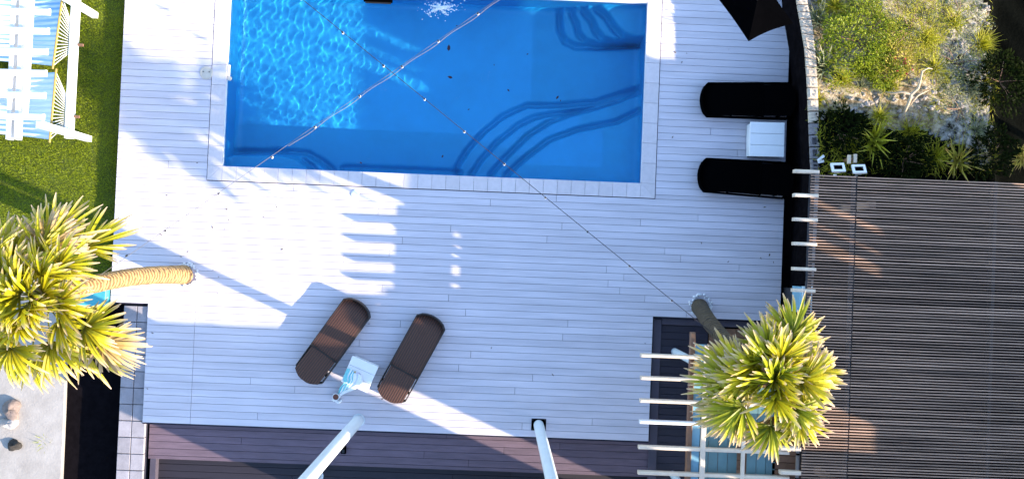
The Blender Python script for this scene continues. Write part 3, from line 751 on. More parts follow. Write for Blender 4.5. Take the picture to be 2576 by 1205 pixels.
def palm(label, base, top, bend, tr, crown, nf, seed, m1, m2, pl, bl, zt, skip=None, fans=()):
    p = at(*base, 0); q = at(*top, zt); o = empty('palm_tree', (p.x,p.y,0)); tag(o, label, 'palm tree')
    mb = MB(); P = []; rad = []
    for i in range(33):
        t = i/32; a = p.lerp(q, t); b_ = math.sin(math.pi*t)
        a.x += bend[0]*b_; a.y += bend[1]*b_
        P.append(a); rad.append(tr*(1.12-.28*t+.10*math.exp(-t*18))*(1+.02*math.sin(i*2.1)))
    mb.tube(P, rad, 22); mb.build('trunk', M['bark'] if zt > 4.55 else M['dark_bark'], o, smooth=True)
    rr = random.Random(seed); c0 = q.copy()
    mb = MB(); mb.lump((c0.x,c0.y,c0.z-.06), tr*1.25, (1,1,1.4), seed, .2, 16, 10); mb.build('crown_base', M['fibre'], o, smooth=True)
    for i in range(nf):
        f = i/nf; az = i*2.39996+rr.uniform(-.5,.5); el = R(80-98*f**.85+rr.uniform(-12,12))
        az = (az+math.pi)%(2*math.pi)-math.pi
        if skip and el < R(45) and skip[0] < az < skip[1]: continue
        frond(o, c0+Vector((rr.uniform(-.06,.06),rr.uniform(-.06,.06),.10-.2*f)), az, el, pl*rr.uniform(.7,1.12)*(.5+.5*min(1,f*3)), bl*rr.uniform(.8,1.1), M['dead_frond'] if (f > .45 and rr.random() < .28) else (m1 if rr.random() < .5 else m2), rr)
    for (dx, dy, dz, az, el, pl_) in fans: frond(o, c0+Vector((dx,dy,dz)), az, el, pl_, bl, m1, rr)
    return o
palm('tall palm with pale curved trunk and yellow leaf fans at the left deck edge', (462,691), (112,750), (.0,.12), .165, None, 40, 5, M['frond2'], M['frond2'], 1.0, .74, 4.6, skip=(-.12,.42))
palm('palm with dark ringed trunk and pale tipped green fans beside the slatted roof', (1760,772), (1928,950), (-.16,.05), .145, None, 40, 9, M['frond'], M['frond2'], .70, .68, 4.5, skip=(1.75,2.85))
for (px, py, rr_, s_, lab) in ((470,691,.20,3,'white pebbles ringing the foot of the left palm'),(1762,768,.19,5,'white pebbles ringing the foot of the right palm')):
    p = at(px,py,0); mb = MB(); r0 = random.Random(s_)
    for i in range(60):
        a = r0.uniform(0,6.28); q = rr_+r0.uniform(-.02,.045); mb.lump((p.x+q*math.cos(a), p.y+q*math.sin(a), .015), r0.uniform(.014,.03), (1.1,1,.7), i, .2, 7, 5)
    tag(mb.build('white_pebbles', M['pebble'], smooth=True), lab, 'pebbles', kind='stuff')

# ------------------------------------------------------------------ retaining wall and planted bank
WT = 1.05
inner = [(1998,-120),(2005,0),(2016,60),(2026,120),(2032,200),(2036,300),(2040,400),(2042,437),(2038,560),(2030,700),(2022,800),(2010,1000),(2003,1205)]
outer = [(2020,-120),(2030,0),(2044,60),(2052,130),(2057,200),(2060,300),(2062,400),(2062,437),(2056,560),(2048,700),(2040,800),(2028,1000),(2021,1205)]
def resample(pts, z, step):
    P = [at(x,y,z) for x,y in pts]; out_ = [P[0]]; acc = 0
    for a, b in zip(P, P[1:]):
        L_ = (b-a).length; d = step-acc
        while d < L_: out_.append(a.lerp(b, d/L_)); d += step
        acc = L_-(d-step)
    return out_
I_ = [at(x,y,WT) for x,y in inner]; O_ = [at(x,y,WT) for x,y in outer]
def lerp_poly(P, t):
    s_ = t*(len(P)-1); i = min(int(s_), len(P)-2); return P[i].lerp(P[i+1], s_-i)
rw = empty('retaining_wall', (I_[7].x, I_[7].y, -.3)); tag(rw, 'curved stone block retaining wall holding the planted bank beside the deck', 'wall')
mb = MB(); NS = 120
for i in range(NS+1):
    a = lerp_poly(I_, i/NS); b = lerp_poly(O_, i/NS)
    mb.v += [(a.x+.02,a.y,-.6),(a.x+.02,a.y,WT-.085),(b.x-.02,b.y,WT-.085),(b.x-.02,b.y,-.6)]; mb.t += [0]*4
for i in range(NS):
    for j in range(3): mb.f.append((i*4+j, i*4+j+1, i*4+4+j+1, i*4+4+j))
mb.build('wall_face', M['shade_face'], rw)
# cap stones
tot = 40; r0 = random.Random(3)
for i in range(tot):
    t0 = i/tot+.0012; t1_ = (i+1)/tot-.0012
    a, b, c, d = lerp_poly(I_, t0), lerp_poly(O_, t0), lerp_poly(O_, t1_), lerp_poly(I_, t1_)
    cy = (a.y+c.y)/2; low = cy < at(2040,300,WT).y
    dz = r0.uniform(-.008,.01); mb = MB(); q = []
    if cy < at(2040,330,WT).y and cy > at(2040,430,WT).y:     # hollow blocks
        for k_ in (a,b,c,d): q.append((k_.x,k_.y,WT+dz))
        cc = ((a.x+c.x)/2,(a.y+c.y)/2)
        inn = [(cc[0]+(x-cc[0])*.55, cc[1]+(y-cc[1])*.62, z_) for x,y,z_ in q]
        vs = [(x,y,z_-.08) for x,y,z_ in q]+q+inn+[(x,y,z_-.07) for x,y,z_ in inn]
        fs = []
        for k_ in range(4):
            j = (k_+1)%4; fs += [(k_,j,4+j,4+k_),(4+k_,4+j,8+j,8+k_),(8+k_,8+j,12+j,12+k_)]
        fs.append((12,13,14,15)); mb.add(vs, fs); mb.build('hollow_block', M['greyblock'], rw)
    else:
        nsx, nsy = 5, 6; vs = []; 
        for u in range(nsx+1):
            for v_ in range(nsy+1):
                e1 = a.lerp(b, u/nsx); e2 = d.lerp(c, u/nsx); k_ = e1.lerp(e2, v_/nsy); ed = u in (0,nsx) or v_ in (0,nsy)
                vs.append((k_.x,k_.y,WT+dz+(r0.uniform(-.012,.012) if not ed else -.014)))
        w_ = nsy+1; fs = [(u*w_+v_, (u+1)*w_+v_, (u+1)*w_+v_+1, u*w_+v_+1) for u in range(nsx) for v_ in range(nsy)]
        k0 = len(vs); bd = [0, nsx*w_, nsx*w_+nsy, nsy]; vs += [(vs[q_][0],vs[q_][1],WT-.083) for q_ in bd]
        fs += [(bd[0],k0,k0+1,bd[1]),(bd[1],k0+1,k0+2,bd[2]),(bd[2],k0+2,k0+3,bd[3]),(bd[3],k0+3,k0,bd[0])]
        mb.add(vs, fs); mb.build('cap_stone', M['greyblock'] if low else M['capstone'], rw)

# bank terrain
def sandmat():
    m = bpy.data.materials.new('sandy_bank'); m.use_nodes = True; N = m.node_tree.nodes; L = m.node_tree.links
    p = N['Principled BSDF']; p.inputs['Roughness'].default_value = .95; p.inputs['Specular IOR Level'].default_value = .03
    tc = N.new('ShaderNodeTexCoord'); a = N.new('ShaderNodeAttribute'); a.attribute_name = 't'
    vo = N.new('ShaderNodeTexVoronoi'); vo.inputs['Scale'].default_value = 9; L.new(tc.outputs['Object'], vo.inputs[0])
    nz = N.new('ShaderNodeTexNoise'); nz.inputs['Scale'].default_value = 7; nz.inputs['Detail'].default_value = 10; nz.inputs['Roughness'].default_value = .75; L.new(tc.outputs['Object'], nz.inputs[0])
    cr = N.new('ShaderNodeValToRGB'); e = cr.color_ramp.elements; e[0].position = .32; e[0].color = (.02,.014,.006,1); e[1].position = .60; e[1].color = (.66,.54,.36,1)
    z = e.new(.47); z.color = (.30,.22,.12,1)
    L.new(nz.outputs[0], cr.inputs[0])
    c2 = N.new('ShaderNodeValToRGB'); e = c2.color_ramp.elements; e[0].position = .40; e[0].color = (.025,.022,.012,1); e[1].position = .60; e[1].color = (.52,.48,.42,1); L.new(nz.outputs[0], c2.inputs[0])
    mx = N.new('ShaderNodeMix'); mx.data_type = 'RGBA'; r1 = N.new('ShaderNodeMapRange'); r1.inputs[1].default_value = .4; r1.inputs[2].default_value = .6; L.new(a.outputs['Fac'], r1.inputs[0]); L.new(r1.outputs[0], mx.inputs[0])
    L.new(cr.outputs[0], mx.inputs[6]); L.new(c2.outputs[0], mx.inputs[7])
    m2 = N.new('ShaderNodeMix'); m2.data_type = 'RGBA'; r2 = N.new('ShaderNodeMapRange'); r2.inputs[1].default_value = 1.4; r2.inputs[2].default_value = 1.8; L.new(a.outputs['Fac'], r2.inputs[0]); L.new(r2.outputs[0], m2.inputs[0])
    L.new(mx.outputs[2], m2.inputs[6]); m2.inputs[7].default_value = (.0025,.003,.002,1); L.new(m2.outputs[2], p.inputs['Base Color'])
    b = N.new('ShaderNodeBump'); b.inputs['Strength'].default_value = 1; b.inputs['Distance'].default_value = .06; L.new(nz.outputs[0], b.inputs['Height']); L.new(b.outputs[0], p.inputs['Normal'])
    return m
def bank_z(x, y):
    return .93+.10*math.sin(x*1.7+1)*math.cos(y*1.3)+.05*math.sin(x*4.1+y*3.3)+.03*math.sin(x*9+y*7.7)+.12*max(0,min(1,(x-6.8)/2))
def px_of(p):      # world -> photo units
    d = M3.transposed() @ (Vector(p)-Vector((0,0,CAM_H))); return 1288+d.x/-d.z*FPX, 602.5-d.y/-d.z*FPX
bx0, bx1 = O_[7].x-.06, 15.5; by0, by1 = at(2300,500,1).y-.1, at(2300,-160,1).y
mb = MB(); nbx, nby = 110, 70; vs = []; ts = []
for j in range(nby+1):
    yb = by0+(by1-by0)*j/nby
    # inner edge follows the wall
    best = min(O_, key=lambda q: abs(q.y-yb)); 
    xs_ = np.interp(yb, [q.y for q in reversed(O_)], [q.x for q in reversed(O_)])-.03
    for i in range(nbx+1):
        xb = xs_+(bx1-xs_)*i/nbx; u, v_ = px_of((xb,yb,1))
        z = bank_z(xb,yb); 
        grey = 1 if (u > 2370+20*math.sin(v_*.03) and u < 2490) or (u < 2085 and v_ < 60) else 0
        dark = 1 if (u > 2480+15*math.sin(v_*.05)) or (v_ > 262+.28*(u-2060)+14*math.sin(u*.04) and u < 2420) or v_ > 425 else 0  # near-black mask paints the bank's shaded zones into the ground
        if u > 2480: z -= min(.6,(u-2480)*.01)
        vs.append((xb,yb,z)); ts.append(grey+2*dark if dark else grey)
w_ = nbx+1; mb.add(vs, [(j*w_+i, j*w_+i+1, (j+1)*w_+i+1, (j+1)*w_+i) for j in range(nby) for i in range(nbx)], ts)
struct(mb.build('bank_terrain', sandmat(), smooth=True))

GREY = leaf_mat('grey_green_blade', [(0,(.05,.06,.02)),(.6,(.27,.29,.14)),(1,(.50,.46,.30))], .2)
YEL = leaf_mat('yellow_green_blade', [(0,(.06,.06,.003)),(.5,(.42,.40,.012)),(1,(.62,.56,.08))], .3)
GRN = leaf_mat('bright_green_leaf', [(0,(.03,.05,.002)),(.5,(.24,.29,.005)),(1,(.42,.44,.02))], .3)
SHADED = leaf_mat('shade_dark_leaf', [(0,(.002,.004,.001)),(1,(.014,.022,.003))], .1)  # shade over these shrubs put into the near-black leaf colour
ORG = leaf_mat('orange_tipped_blade', [(0,(.30,.22,.03)),(.6,(.46,.40,.05)),(1,(.60,.36,.14))], .3)
def tuft(name, cat, label, px, py, r, n_, m, wid=.012, el=(15,75), seed=0, droop=.6, group=None, h0=0, core=None):
    rg = np.random.default_rng(seed+100); p = at(px, py, 1.05); p.z = bank_z(p.x,p.y)-.02+h0
    az = rg.uniform(0,2*math.pi,n_); e_ = np.radians(rg.uniform(*el,n_))
    D = np.stack([np.cos(az)*np.cos(e_), np.sin(az)*np.cos(e_), np.sin(e_)],1)
    base = np.array(p)+np.stack([rg.normal(0,r*.10,n_), rg.normal(0,r*.10,n_), np.zeros(n_)],1)
    mb = MB(); add_np(mb, *blades(n_, base, D, rg.uniform(.6,1.15,n_)*r, rg.uniform(.7,1.3,n_)*wid, rg.uniform(.1,.5,n_)*droop, seg=5, fold=.2, prof=lambda T: np.interp(T,[0,.3,1],[.8,1,.05])))
    o = empty(name, tuple(p)); tag(o, label, cat, group)
    mb.build('leaves', m, o)
    mb = MB(); mb.lump(tuple(p), r*.10, (1,1,.8), seed, .2, 8, 6); mb.build('root_crown', M['fibre'], o)
    return o
def shrub(label, px, py, r, n_, m, lw, seed, sq=(1,1,.6), flowers=0):
    rg = np.random.default_rng(seed+500); p = at(px, py, 1.3); p.z = bank_z(p.x,p.y)
    v = rg.normal(size=(n_,3)); v /= np.linalg.norm(v,axis=1)[:,None]; v[:,2] = np.abs(v[:,2])
    lumps = 1+.28*np.sin(v[:,0]*5+seed)*np.cos(v[:,1]*6+seed*2)
    base = np.array(p)+v*(rg.uniform(.35,1,n_)**.5*r*lumps)[:,None]*np.array(sq)
    D = v+rg.normal(size=(n_,3))*.6; D /= np.linalg.norm(D,axis=1)[:,None]
    mb = MB(); add_np(mb, *blades(n_, base, D, rg.uniform(.7,1.3,n_)*lw*2.6, rg.uniform(.7,1.3,n_)*lw, rg.uniform(0,.4,n_), seg=3, prof=lambda T: np.interp(T,[0,.4,1],[.3,1,.1])))
    o = empty('shrub', tuple(p)); tag(o, label, 'shrub'); mb.build('foliage', m, o)
    r0 = random.Random(seed)
    for i in range(5):
        a = r0.uniform(0,6.28); mb = MB(); q = p+Vector((math.cos(a)*r*.6, math.sin(a)*r*.6, r*.35)); mb.tube([p, p.lerp(q,.5)+Vector((0,0,.03)), q], [.012,.008,.004], 6); mb.build('branch', M['brownwood'], o)
    for i in range(flowers):
        a = r0.uniform(0,6.28); q = r0.uniform(0,.6)*r; mb = MB(); mb.lump((p.x+q*math.cos(a)+.1, p.y+q*math.sin(a)-.1, p.z+r*.55), .018, (1,1,.6), i, .3, 7, 5); mb.build('flower', M['red'], o)
    return o
shrub('large bright green leafy shrub beside the curved wall at the top of the bank', 2175, 95, .85, 4200, GRN, .024, 1)
shrub('rounded yellow green shrub in the middle of the bank above the red flowers', 2235, 160, .50, 2200, GRN, .020, 2)
shrub('feathery light green shrub at the top centre of the bank', 2300, 70, .80, 3600, YEL, .013, 3, sq=(1,1,.45))
shrub('low shrub with small red flowers above the bare branch', 2262, 150, .38, 500, ORG, .028, 4, flowers=9)
shrub('dark shrub in the shade below the sandy strip beside the wall', 2130, 330, .55, 1100, SHADED, .035, 5)
shrub('dark low shrub at the far right of the bank', 2530, 200, .60, 1100, SHADED, .035, 6)
shrub('dark low shrub in the right corner above the slatted roof', 2500, 385, .50, 900, SHADED, .035, 7)
shrub('wide dark shrub just above the slatted roof in the middle', 2290, 400, .60, 1200, SHADED, .035, 8)
shrub('pale straggly shrub on the grey stones at the right of the bank', 2420, 150, .60, 1500, GREY, .014, 9, sq=(1,1,.4))
shrub('pale grey green scrub on the right of the bank below the straggly shrub', 2430, 270, .55, 1300, GREY, .013, 19, sq=(1,1,.35))
shrub('grey green scrub at the very top right of the bank', 2430, 30, .60, 1500, GREY, .013, 29, sq=(1,1,.35))
tuft('agave','agave','pale spiky grey green agave near the wall at the top of the bank',2072,48,.46,46,GREY,.030,(12,60),1,.3)
tuft('agave','agave','pale spiky agave beside the wall at the left of the sandy strip',2085,165,.50,60,GREY,.028,(12,60),2,.3)
tuft('agave','agave','orange tipped spiky agave just above the slatted roof at the right',2408,408,.52,52,ORG,.036,(10,65),3,.3)
tuft('agave','agave','yellow green strap leaved agave in front of the dark shrub',2205,355,.60,34,YEL,.050,(15,70),4,.5)
tuft('agave','agave','small yellow agave cut off by the right side of the bank',2570,400,.42,40,ORG,.030,(10,60),5,.3)
tl_ = [(2120,200,.42,'YEL','yellow green grass tuft right of the pale agave by the wall'),(2330,100,.55,'YEL','tall grass tuft right of the feathery shrub'),(2395,60,.50,'YEL','grass tuft at the top right of the bank'),
       (2350,170,.45,'YEL','grass tuft above and right of the bare branch'),(2215,295,.40,'YEL','grass tuft on the lower edge of the sandy strip'),(2300,330,.45,'YEL','grass tuft between the branch and the orange agave'),
       (2355,395,.48,'YEL','grass tuft left of the orange tipped agave'),(2170,215,.30,'GREY','dry grey tuft on the sandy strip'),(2445,230,.40,'GREY','grey grass tuft on the pale stones at the right'),
       (2470,110,.45,'YEL','grass tuft at the edge of the dark right strip near the top'),(2455,330,.40,'GREY','dry tuft on the grey stones above the orange agave'),(2060,250,.28,'YEL','small yellow tuft against the wall'),
       (2150,375,.40,'YEL','thin pale grass tuft left of the floodlights in the dark'),(2110,10,.45,'YEL','grass tuft beside the large leafy shrub at the very top'),(2240,215,.35,'YEL','grass tuft just left of the bare branch')]
for i,(px,py,r,k_,lab) in enumerate(tl_):
    tuft('grass_tuft','grass tuft',lab,px,py,r,150 if k_ == 'YEL' else 90,{'YEL':YEL,'GREY':GREY}[k_],.011,(20,80),20+i,.8,'grass tufts on the planted bank')
# low ground cover
n_ = 16000; rg = np.random.default_rng(77)
U = rg.uniform(2055,2500,n_); Vp = rg.uniform(-40,440,n_)
den = .5+.5*np.sin(U*.021+1.3)*np.cos(Vp*.03)+.3*np.sin(U*.055+Vp*.04)
band = (Vp > 185+.12*(U-2060))&(Vp < 262+.28*(U-2060))&(U < 2330)
keep = (rg.uniform(0,1,n_) < den)&(~band | (rg.uniform(0,1,n_) < .12))&((U < 2380)|(rg.uniform(0,1,n_) < .6))
bs = []
for u, v_ in zip(U[keep], Vp[keep]):
    p = at(u, v_, 1.0); bs.append((p.x,p.y,bank_z(p.x,p.y)-.01))
bs = np.array(bs); k_ = len(bs); az = rg.uniform(0,6.28,k_); e_ = np.radians(rg.uniform(15,80,k_))
D = np.stack([np.cos(az)*np.cos(e_), np.sin(az)*np.cos(e_), np.sin(e_)],1)
mb = MB(); add_np(mb, *blades(k_, bs, D, rg.uniform(.08,.28,k_), rg.uniform(.006,.014,k_), rg.uniform(.1,.6,k_), seg=3))
tag(mb.build('ground_cover', YEL), 'low yellow green ground cover spread over the sandy bank', 'ground cover', kind='stuff')
# stones
mb = MB(); r0 = random.Random(8)
for i in range(170):
    u = r0.uniform(2370,2490) if r0.random() < .6 else r0.uniform(2062,2370); v_ = r0.uniform(-40,420) if u > 2370 else r0.uniform(190,300)
    p = at(u, v_, 1.0); s_ = r0.uniform(.02,.07); mb.lump((p.x,p.y,bank_z(p.x,p.y)+s_*.1), s_, (1,r0.uniform(.7,1),.55), i, .3, 7, 5)
tag(mb.build('loose_stones', mat('pale_stone', (.36,.31,.26), .9, .2, 12, .5, 30, island=.25)), 'loose pale stones scattered over the bank', 'stones', kind='stuff')
# driftwood branch
P = lambda x,y,z: at(x,y,z)
o = empty('bare_branch', tuple(at(2290,235,1.1))); tag(o, 'bare bleached forked branch lying on the sandy bank', 'branch')
mb = MB(); mb.tube([P(2268,300,1.02),P(2282,268,1.12),P(2290,248,1.2),P(2292,238,1.22),P(2310,222,1.3),P(2316,200,1.4),P(2320,180,1.45),P(2335,172,1.42),P(2345,174,1.38)], [.022,.03,.034,.034,.028,.022,.018,.014,.008], 9); mb.build('main_limb', M['drift'], o, smooth=True)
mb = MB(); mb.tube([P(2292,238,1.22),P(2270,232,1.2),P(2250,235,1.16),P(2228,232,1.1)], [.03,.024,.018,.010], 8); mb.build('side_limb', M['drift'], o, smooth=True)
mb = MB(); mb.tube([P(2290,262,1.14),P(2310,240,1.16),P(2336,228,1.12)], [.022,.018,.008], 8); mb.build('side_limb', M['drift'], o, smooth=True)

# ------------------------------------------------------------------ slatted roof on the right
ZS = 2.57
sr = empty('slatted_roof', tuple(at(2040,800,0))); tag(sr, 'large dark brown slatted timber roof at the right', 'slatted roof')
yTop = at(2040,438,ZS).y; xL = (at(2042,470,ZS).x+at(2012,1200,ZS).x)/2; xS = (at(2150,460,ZS).x+at(2136,1180,ZS).x)/2; xR = at(3180,900,ZS).x; yBot = at(2012,1330,ZS).y
SP = .0505; r0 = random.Random(12)
for (xa, xb, dz, ns) in ((xL, xS-.008, 0, 1), (xS+.008, xR, .004, 2)):
    mb = MB(); y = yTop; i = 0
    while y > yBot:
        mb.box(((xa+xb)/2+r0.uniform(-.006,.006), y-SP/2, ZS+dz+r0.uniform(-.004,.004)), (xb-xa-.004, .0225+r0.uniform(-.004,.004), .034), rz=r0.uniform(-.0012,.0012), ch=.004); y -= SP
    mb.build('slat_panel', M['slat'], sr)
for x in (xL+.05, xS, (xS+xR)/2-1.2, (xS+xR)/2+.6, xR-.3):
    mb = MB(); mb.box((x, (yTop+yBot)/2, ZS-.105), (.06, yTop-yBot, .15)); mb.build('joist', M['darkmetal'], sr)
for (x, y) in ((xL+1.2,yTop-.5),(xL+1.2,yBot+.5),(xR-.3,yTop-.1),(xR-.3,yBot+.1)):
    mb = MB(); mb.box((x, y, ZS/2-.35), (.12,.12,ZS+.33)); mb.build('post', M['slat'], sr)
mb = MB(); mb.add([(xL-.6,-9,-.19),(xR+3,-9,-.19),(xR+3,yTop+.0,-.19),(xL-.6,yTop,-.19)], [(0,1,2,3)]); struct(mb.build('covered_floor', M['shade_ground']))
# white rafter ends left of the roof
for i, y in enumerate((430,490,551,612,675,729)):
    a = at(1984-1*i, y, ZS-.02); b = at(2046-2*i, y+3, ZS-.02); mb = MB(); mb.box(((a.x+b.x)/2+.1, a.y, ZS-.14+.10), (b.x-a.x+.2-.2, .06, .15), ch=.02)
    mb.build('rafter_tail', M['cream'], sr)
for y in (1127,1187):
    a = at(1962, y, ZS-.02); b = at(2014, y+2, ZS-.02); mb = MB(); mb.box(((a.x+b.x)/2, a.y, ZS-.04), (b.x-a.x, .07, .15), ch=.02); mb.build('rafter_tail', M['cream'], sr)

# ------------------------------------------------------------------ lower right pergola
ZP = 2.35
pp = empty('deck_pergola', tuple(at(1740,1000,-.17))); tag(pp, 'timber pergola with pale rafters and teal sheeting beside the right palm', 'pergola')
RY = [(893,1612),(950,1612),(1007,1610),(1060,1609),(1124,1606),(1188,1605),(1250,1603)]
for i,(y,x) in enumerate(RY):
    a = at(x, y, ZP+.1); b = at(1985, y+ (a.x and (14 if i>3 else 12)), ZP+.1)
    mb = MB(); mb.box(((a.x+b.x)/2, a.y, ZP+.07), (b.x-a.x, .062, .14), ch=.015); o_ = mb.build('rafter', M['cream'] if i != 3 else M['white'], pp)
def beam_y(px_, y0, y1, wd, th, z, m, nm):
    a = at(px_, y0, z); b = at(px_-4, y1, z); mb = MB(); mb.box(((a.x+b.x)/2, (a.y+b.y)/2, z-th/2), (wd, a.y-b.y, th), ch=.01); mb.build(nm, m, pp)
beam_y(1739, 836, 1262, .085, .14, ZP-.003, M['brownwood'], 'beam')
beam_y(1773, 868, 1262, .09, .05, ZP+.146, M['cream'], 'ridge_batten')
beam_y(1872, 1010, 1262, .07, .04, ZP+.146, M['cream'], 'ridge_batten')
a = at(1742,865,ZP-.05); b = at(1764,1235,ZP-.05); mb = MB(); mb.box(((a.x+b.x)/2,(a.y+b.y)/2,ZP-.06),(b.x-a.x,a.y-b.y,.02)); mb.build('blue_sheet', M['sheetblue'], pp)
a = at(1767,880,ZP-.05); b = at(1948,1235,ZP-.05); nb_ = 8; wd = (b.x-a.x)/nb_
mb = MB()
gap_ = (at(1836,900,ZP-.06).x, at(1864,900,ZP-.06).x)
for i in range(nb_):
  if i == 4: continue
  mb.box((a.x+wd*(i+.5),(a.y+b.y)/2,ZP-.06),(wd-.008,a.y-b.y,.02), ch=.003)
mb.build('teal_sheet', M['teal'], pp)
a = at(1952,880,ZP-.05); b = at(1999,1235,ZP-.05); mb = MB(); nb_ = 20; hh = (a.y-b.y)/nb_
for i in range(nb_): mb.box(((a.x+b.x)/2, a.y-hh*(i+.5), ZP-.06), (b.x-a.x, hh-.010, .02), ch=.003)
mb.build('brown_sheet', M['tile'], pp)
for (px_,py_) in ((1697,884),(1692,1192)):
    p = at(px_,py_,-.17); mb = MB(); mb.tube([p, Vector((p.x,p.y,ZP-.14))], .075, 20); mb.build('post', M['pole'], pp)
a = at(1697,884,-.17); mb = MB(); mb.box((a.x,(at(1697,884,-.17).y+at(1692,1192,-.17).y)/2-.1,ZP-.07),(.10,3.0,.12)); 
mb = MB(); a = at(1735,830,-.165); mb.add([(a.x+.14,-9,-.155),(xL-.02,-9,-.155),(xL-.02,YN-.14,-.155),(a.x+.14,YN-.14,-.155)],[(0,1,2,3)]); 
mb = MB(); r0 = random.Random(2); y = YN-.16
while y > -7.5:
    x = at(1745,1000,-.15).x+.27
    while x < xL-.05:
        mb.box((x+.14, y-.09, -.17+r0.uniform(-.003,.003)), (.272,.172,.05), ch=.004); x += .28
    y -= .18
struct(mb.build('terrace_floor', M['tile']))
p = at(1756,916,.55); o = empty('round_stool', (p.x,p.y,-.17)); tag(o, 'round yellow topped stool under the pergola beam', 'stool')
# the round yellow top sits on the beam as a post finial
p = at(1756,916,ZP+.1); o.location = (p.x,p.y,ZP); o.name = 'round_cap'; tag(o, 'round yellow post cap between the first two pale rafters', 'post_cap')
mb = MB(); mb.tube([(p.x,p.y,ZP+.0),(p.x,p.y,ZP+.09),(p.x,p.y,ZP+.11)], [.075,.085,.06], 24); mb.build('cap', M['bar'], o)
mb = MB(); mb.cyl((p.x,p.y,ZP-.05), .05, .049, 16); mb.build('base', M['darkmetal'], o)
# pale blue cool box between wall and deck
p = at(2012,752,.75); o = empty('cool_box', (p.x,p.y,0)); tag(o, 'pale blue box standing between the deck and the slatted roof', 'box')
mb = MB(); mb.box((p.x,p.y,.85), (.22,.50,.5), ch=.02); mb.build('body', M['sheetblue'], o)
mb = MB(); mb.box((p.x+.02,p.y,1.13), (.20,.52,.05), ch=.015); mb.build('lid', mat('pale_lid',(.50,.62,.68),.5), o)
mb = MB(); mb.box((p.x,p.y,.19), (.2,.4,.8)); mb.build('stand', M['darkmetal'], o)

# teal bin under the left palm
p = at(248,748,.1); o = empty('storage_box', (p.x,p.y,-.4)); tag(o, 'turquoise storage box half hidden under the left palm', 'box')
TQ = mat('turquoise_plastic',(.06,.34,.40),.4)
mb = MB(); mb.box((p.x-.1,p.y+.02,-.12), (.55,.34,.62), ch=.02); mb.build('body', TQ, o)
mb = MB(); mb.box((p.x-.1,p.y+.02,.21), (.59,.38,.04), ch=.015); mb.build('lid', TQ, o)
# rocks at the path's left side
for i,(px_,py_,s_,lab) in enumerate(((28,1030,.20,'brown rock at the upper left of the concrete path'),(22,1065,.15,'pale split rock beside the concrete path'),(35,1120,.13,'dark rock at the left of the concrete path'))):
    p = at(px_,py_,-.25); mb = MB(); mb.lump((p.x,p.y,-.27), s_, (1.1,.9,.5), i+3, .3, 14, 9)
    tag(mb.build('rock', mat('rock_stone',((.19,.145,.125),(.35,.32,.30),(.03,.025,.02),(.03,.025,.02))[i],.9,.3,9,.5,20), smooth=True), lab, 'rock')
tuft('grass_tuft','grass tuft','small green tuft at the bottom left beside the concrete path',30,1150,.30,60,GRN,.015,(15,70),60,.5,h0=-1.2)

# floodlights and stakes above the slatted roof
def flood(px_, py_, label):
    p = at(px_,py_,1.55); o = empty('floodlight', (p.x,p.y,1.0)); tag(o, label, 'floodlight')
    rt = Matrix.Rotation(R(-28), 3, 'X') @ Matrix.Rotation(R(4), 3, 'Z')
    mb = MB(); Wd, Hd, b_ = .26, .19, .045
    for c_, s_ in (((0,Hd/2-b_/2,0),(Wd,b_,.04)),((0,-Hd/2+b_/2,0),(Wd,b_,.04)),((-Wd/2+b_/2,0,0),(b_,Hd-2*b_,.039)),((Wd/2-b_/2,0,0),(b_,Hd-2*b_,.039))):
        mb.box(Vector(p)+rt@Vector(c_), s_, rot=rt)
    mb.build('frame', M['white'], o)
    mb = MB(); mb.box(Vector(p)+rt@Vector((0,0,-.012)), (Wd-2*b_,Hd-2*b_,.02), rot=rt); mb.build('glass', M['black'], o)
    mb = MB(); mb.box(Vector(p)+rt@Vector((0,-.02,-.05)), (.12,.10,.06), rot=rt); mb.build('housing', M['white'], o)
    mb = MB(); mb.tube([(p.x,p.y-.03,1.5),(p.x,p.y-.03,.8)], .015, 8); mb.build('stake', M['darkmetal'], o)
    mb = MB(); mb.box((p.x,p.y-.14,1.40),(.05,.05,.05), ch=.008); mb.build('bracket', M['white'], o)
flood(2108,422,'left one of two white framed floodlights above the slatted roof')
flood(2161,426,'right one of two white framed floodlights above the slatted roof')
for (px_,py_,lab) in ((2137,401,'left one of two short white marker posts behind the floodlights'),(2152,399,'right one of two short white marker posts behind the floodlights')):
    p = at(px_,py_,1.3); o = empty('marker_post', (p.x,p.y,.9)); tag(o, lab, 'post')
    mb = MB(); mb.box((p.x,p.y,1.28),(.065,.17,.06), ch=.012); mb.build('cap', M['cream'], o)
    mb = MB(); mb.box((p.x,p.y,1.05),(.04,.05,.39)); mb.build('stake', M['brownwood'], o)
p = at(2064,401,1.1); mb = MB(); mb.box((p.x,p.y+.02,1.12),(.16,.05,.015),rz=.7); mb.box((p.x+.01,p.y-.045,1.10),(.12,.05,.012),rz=.2); mb.box((p.x,p.y-.01,1.06),(.05,.05,.07),rz=.5)
tag(mb.build('white_bracket', M['white']), 'small white folded plate on top of the stone wall', 'bracket')

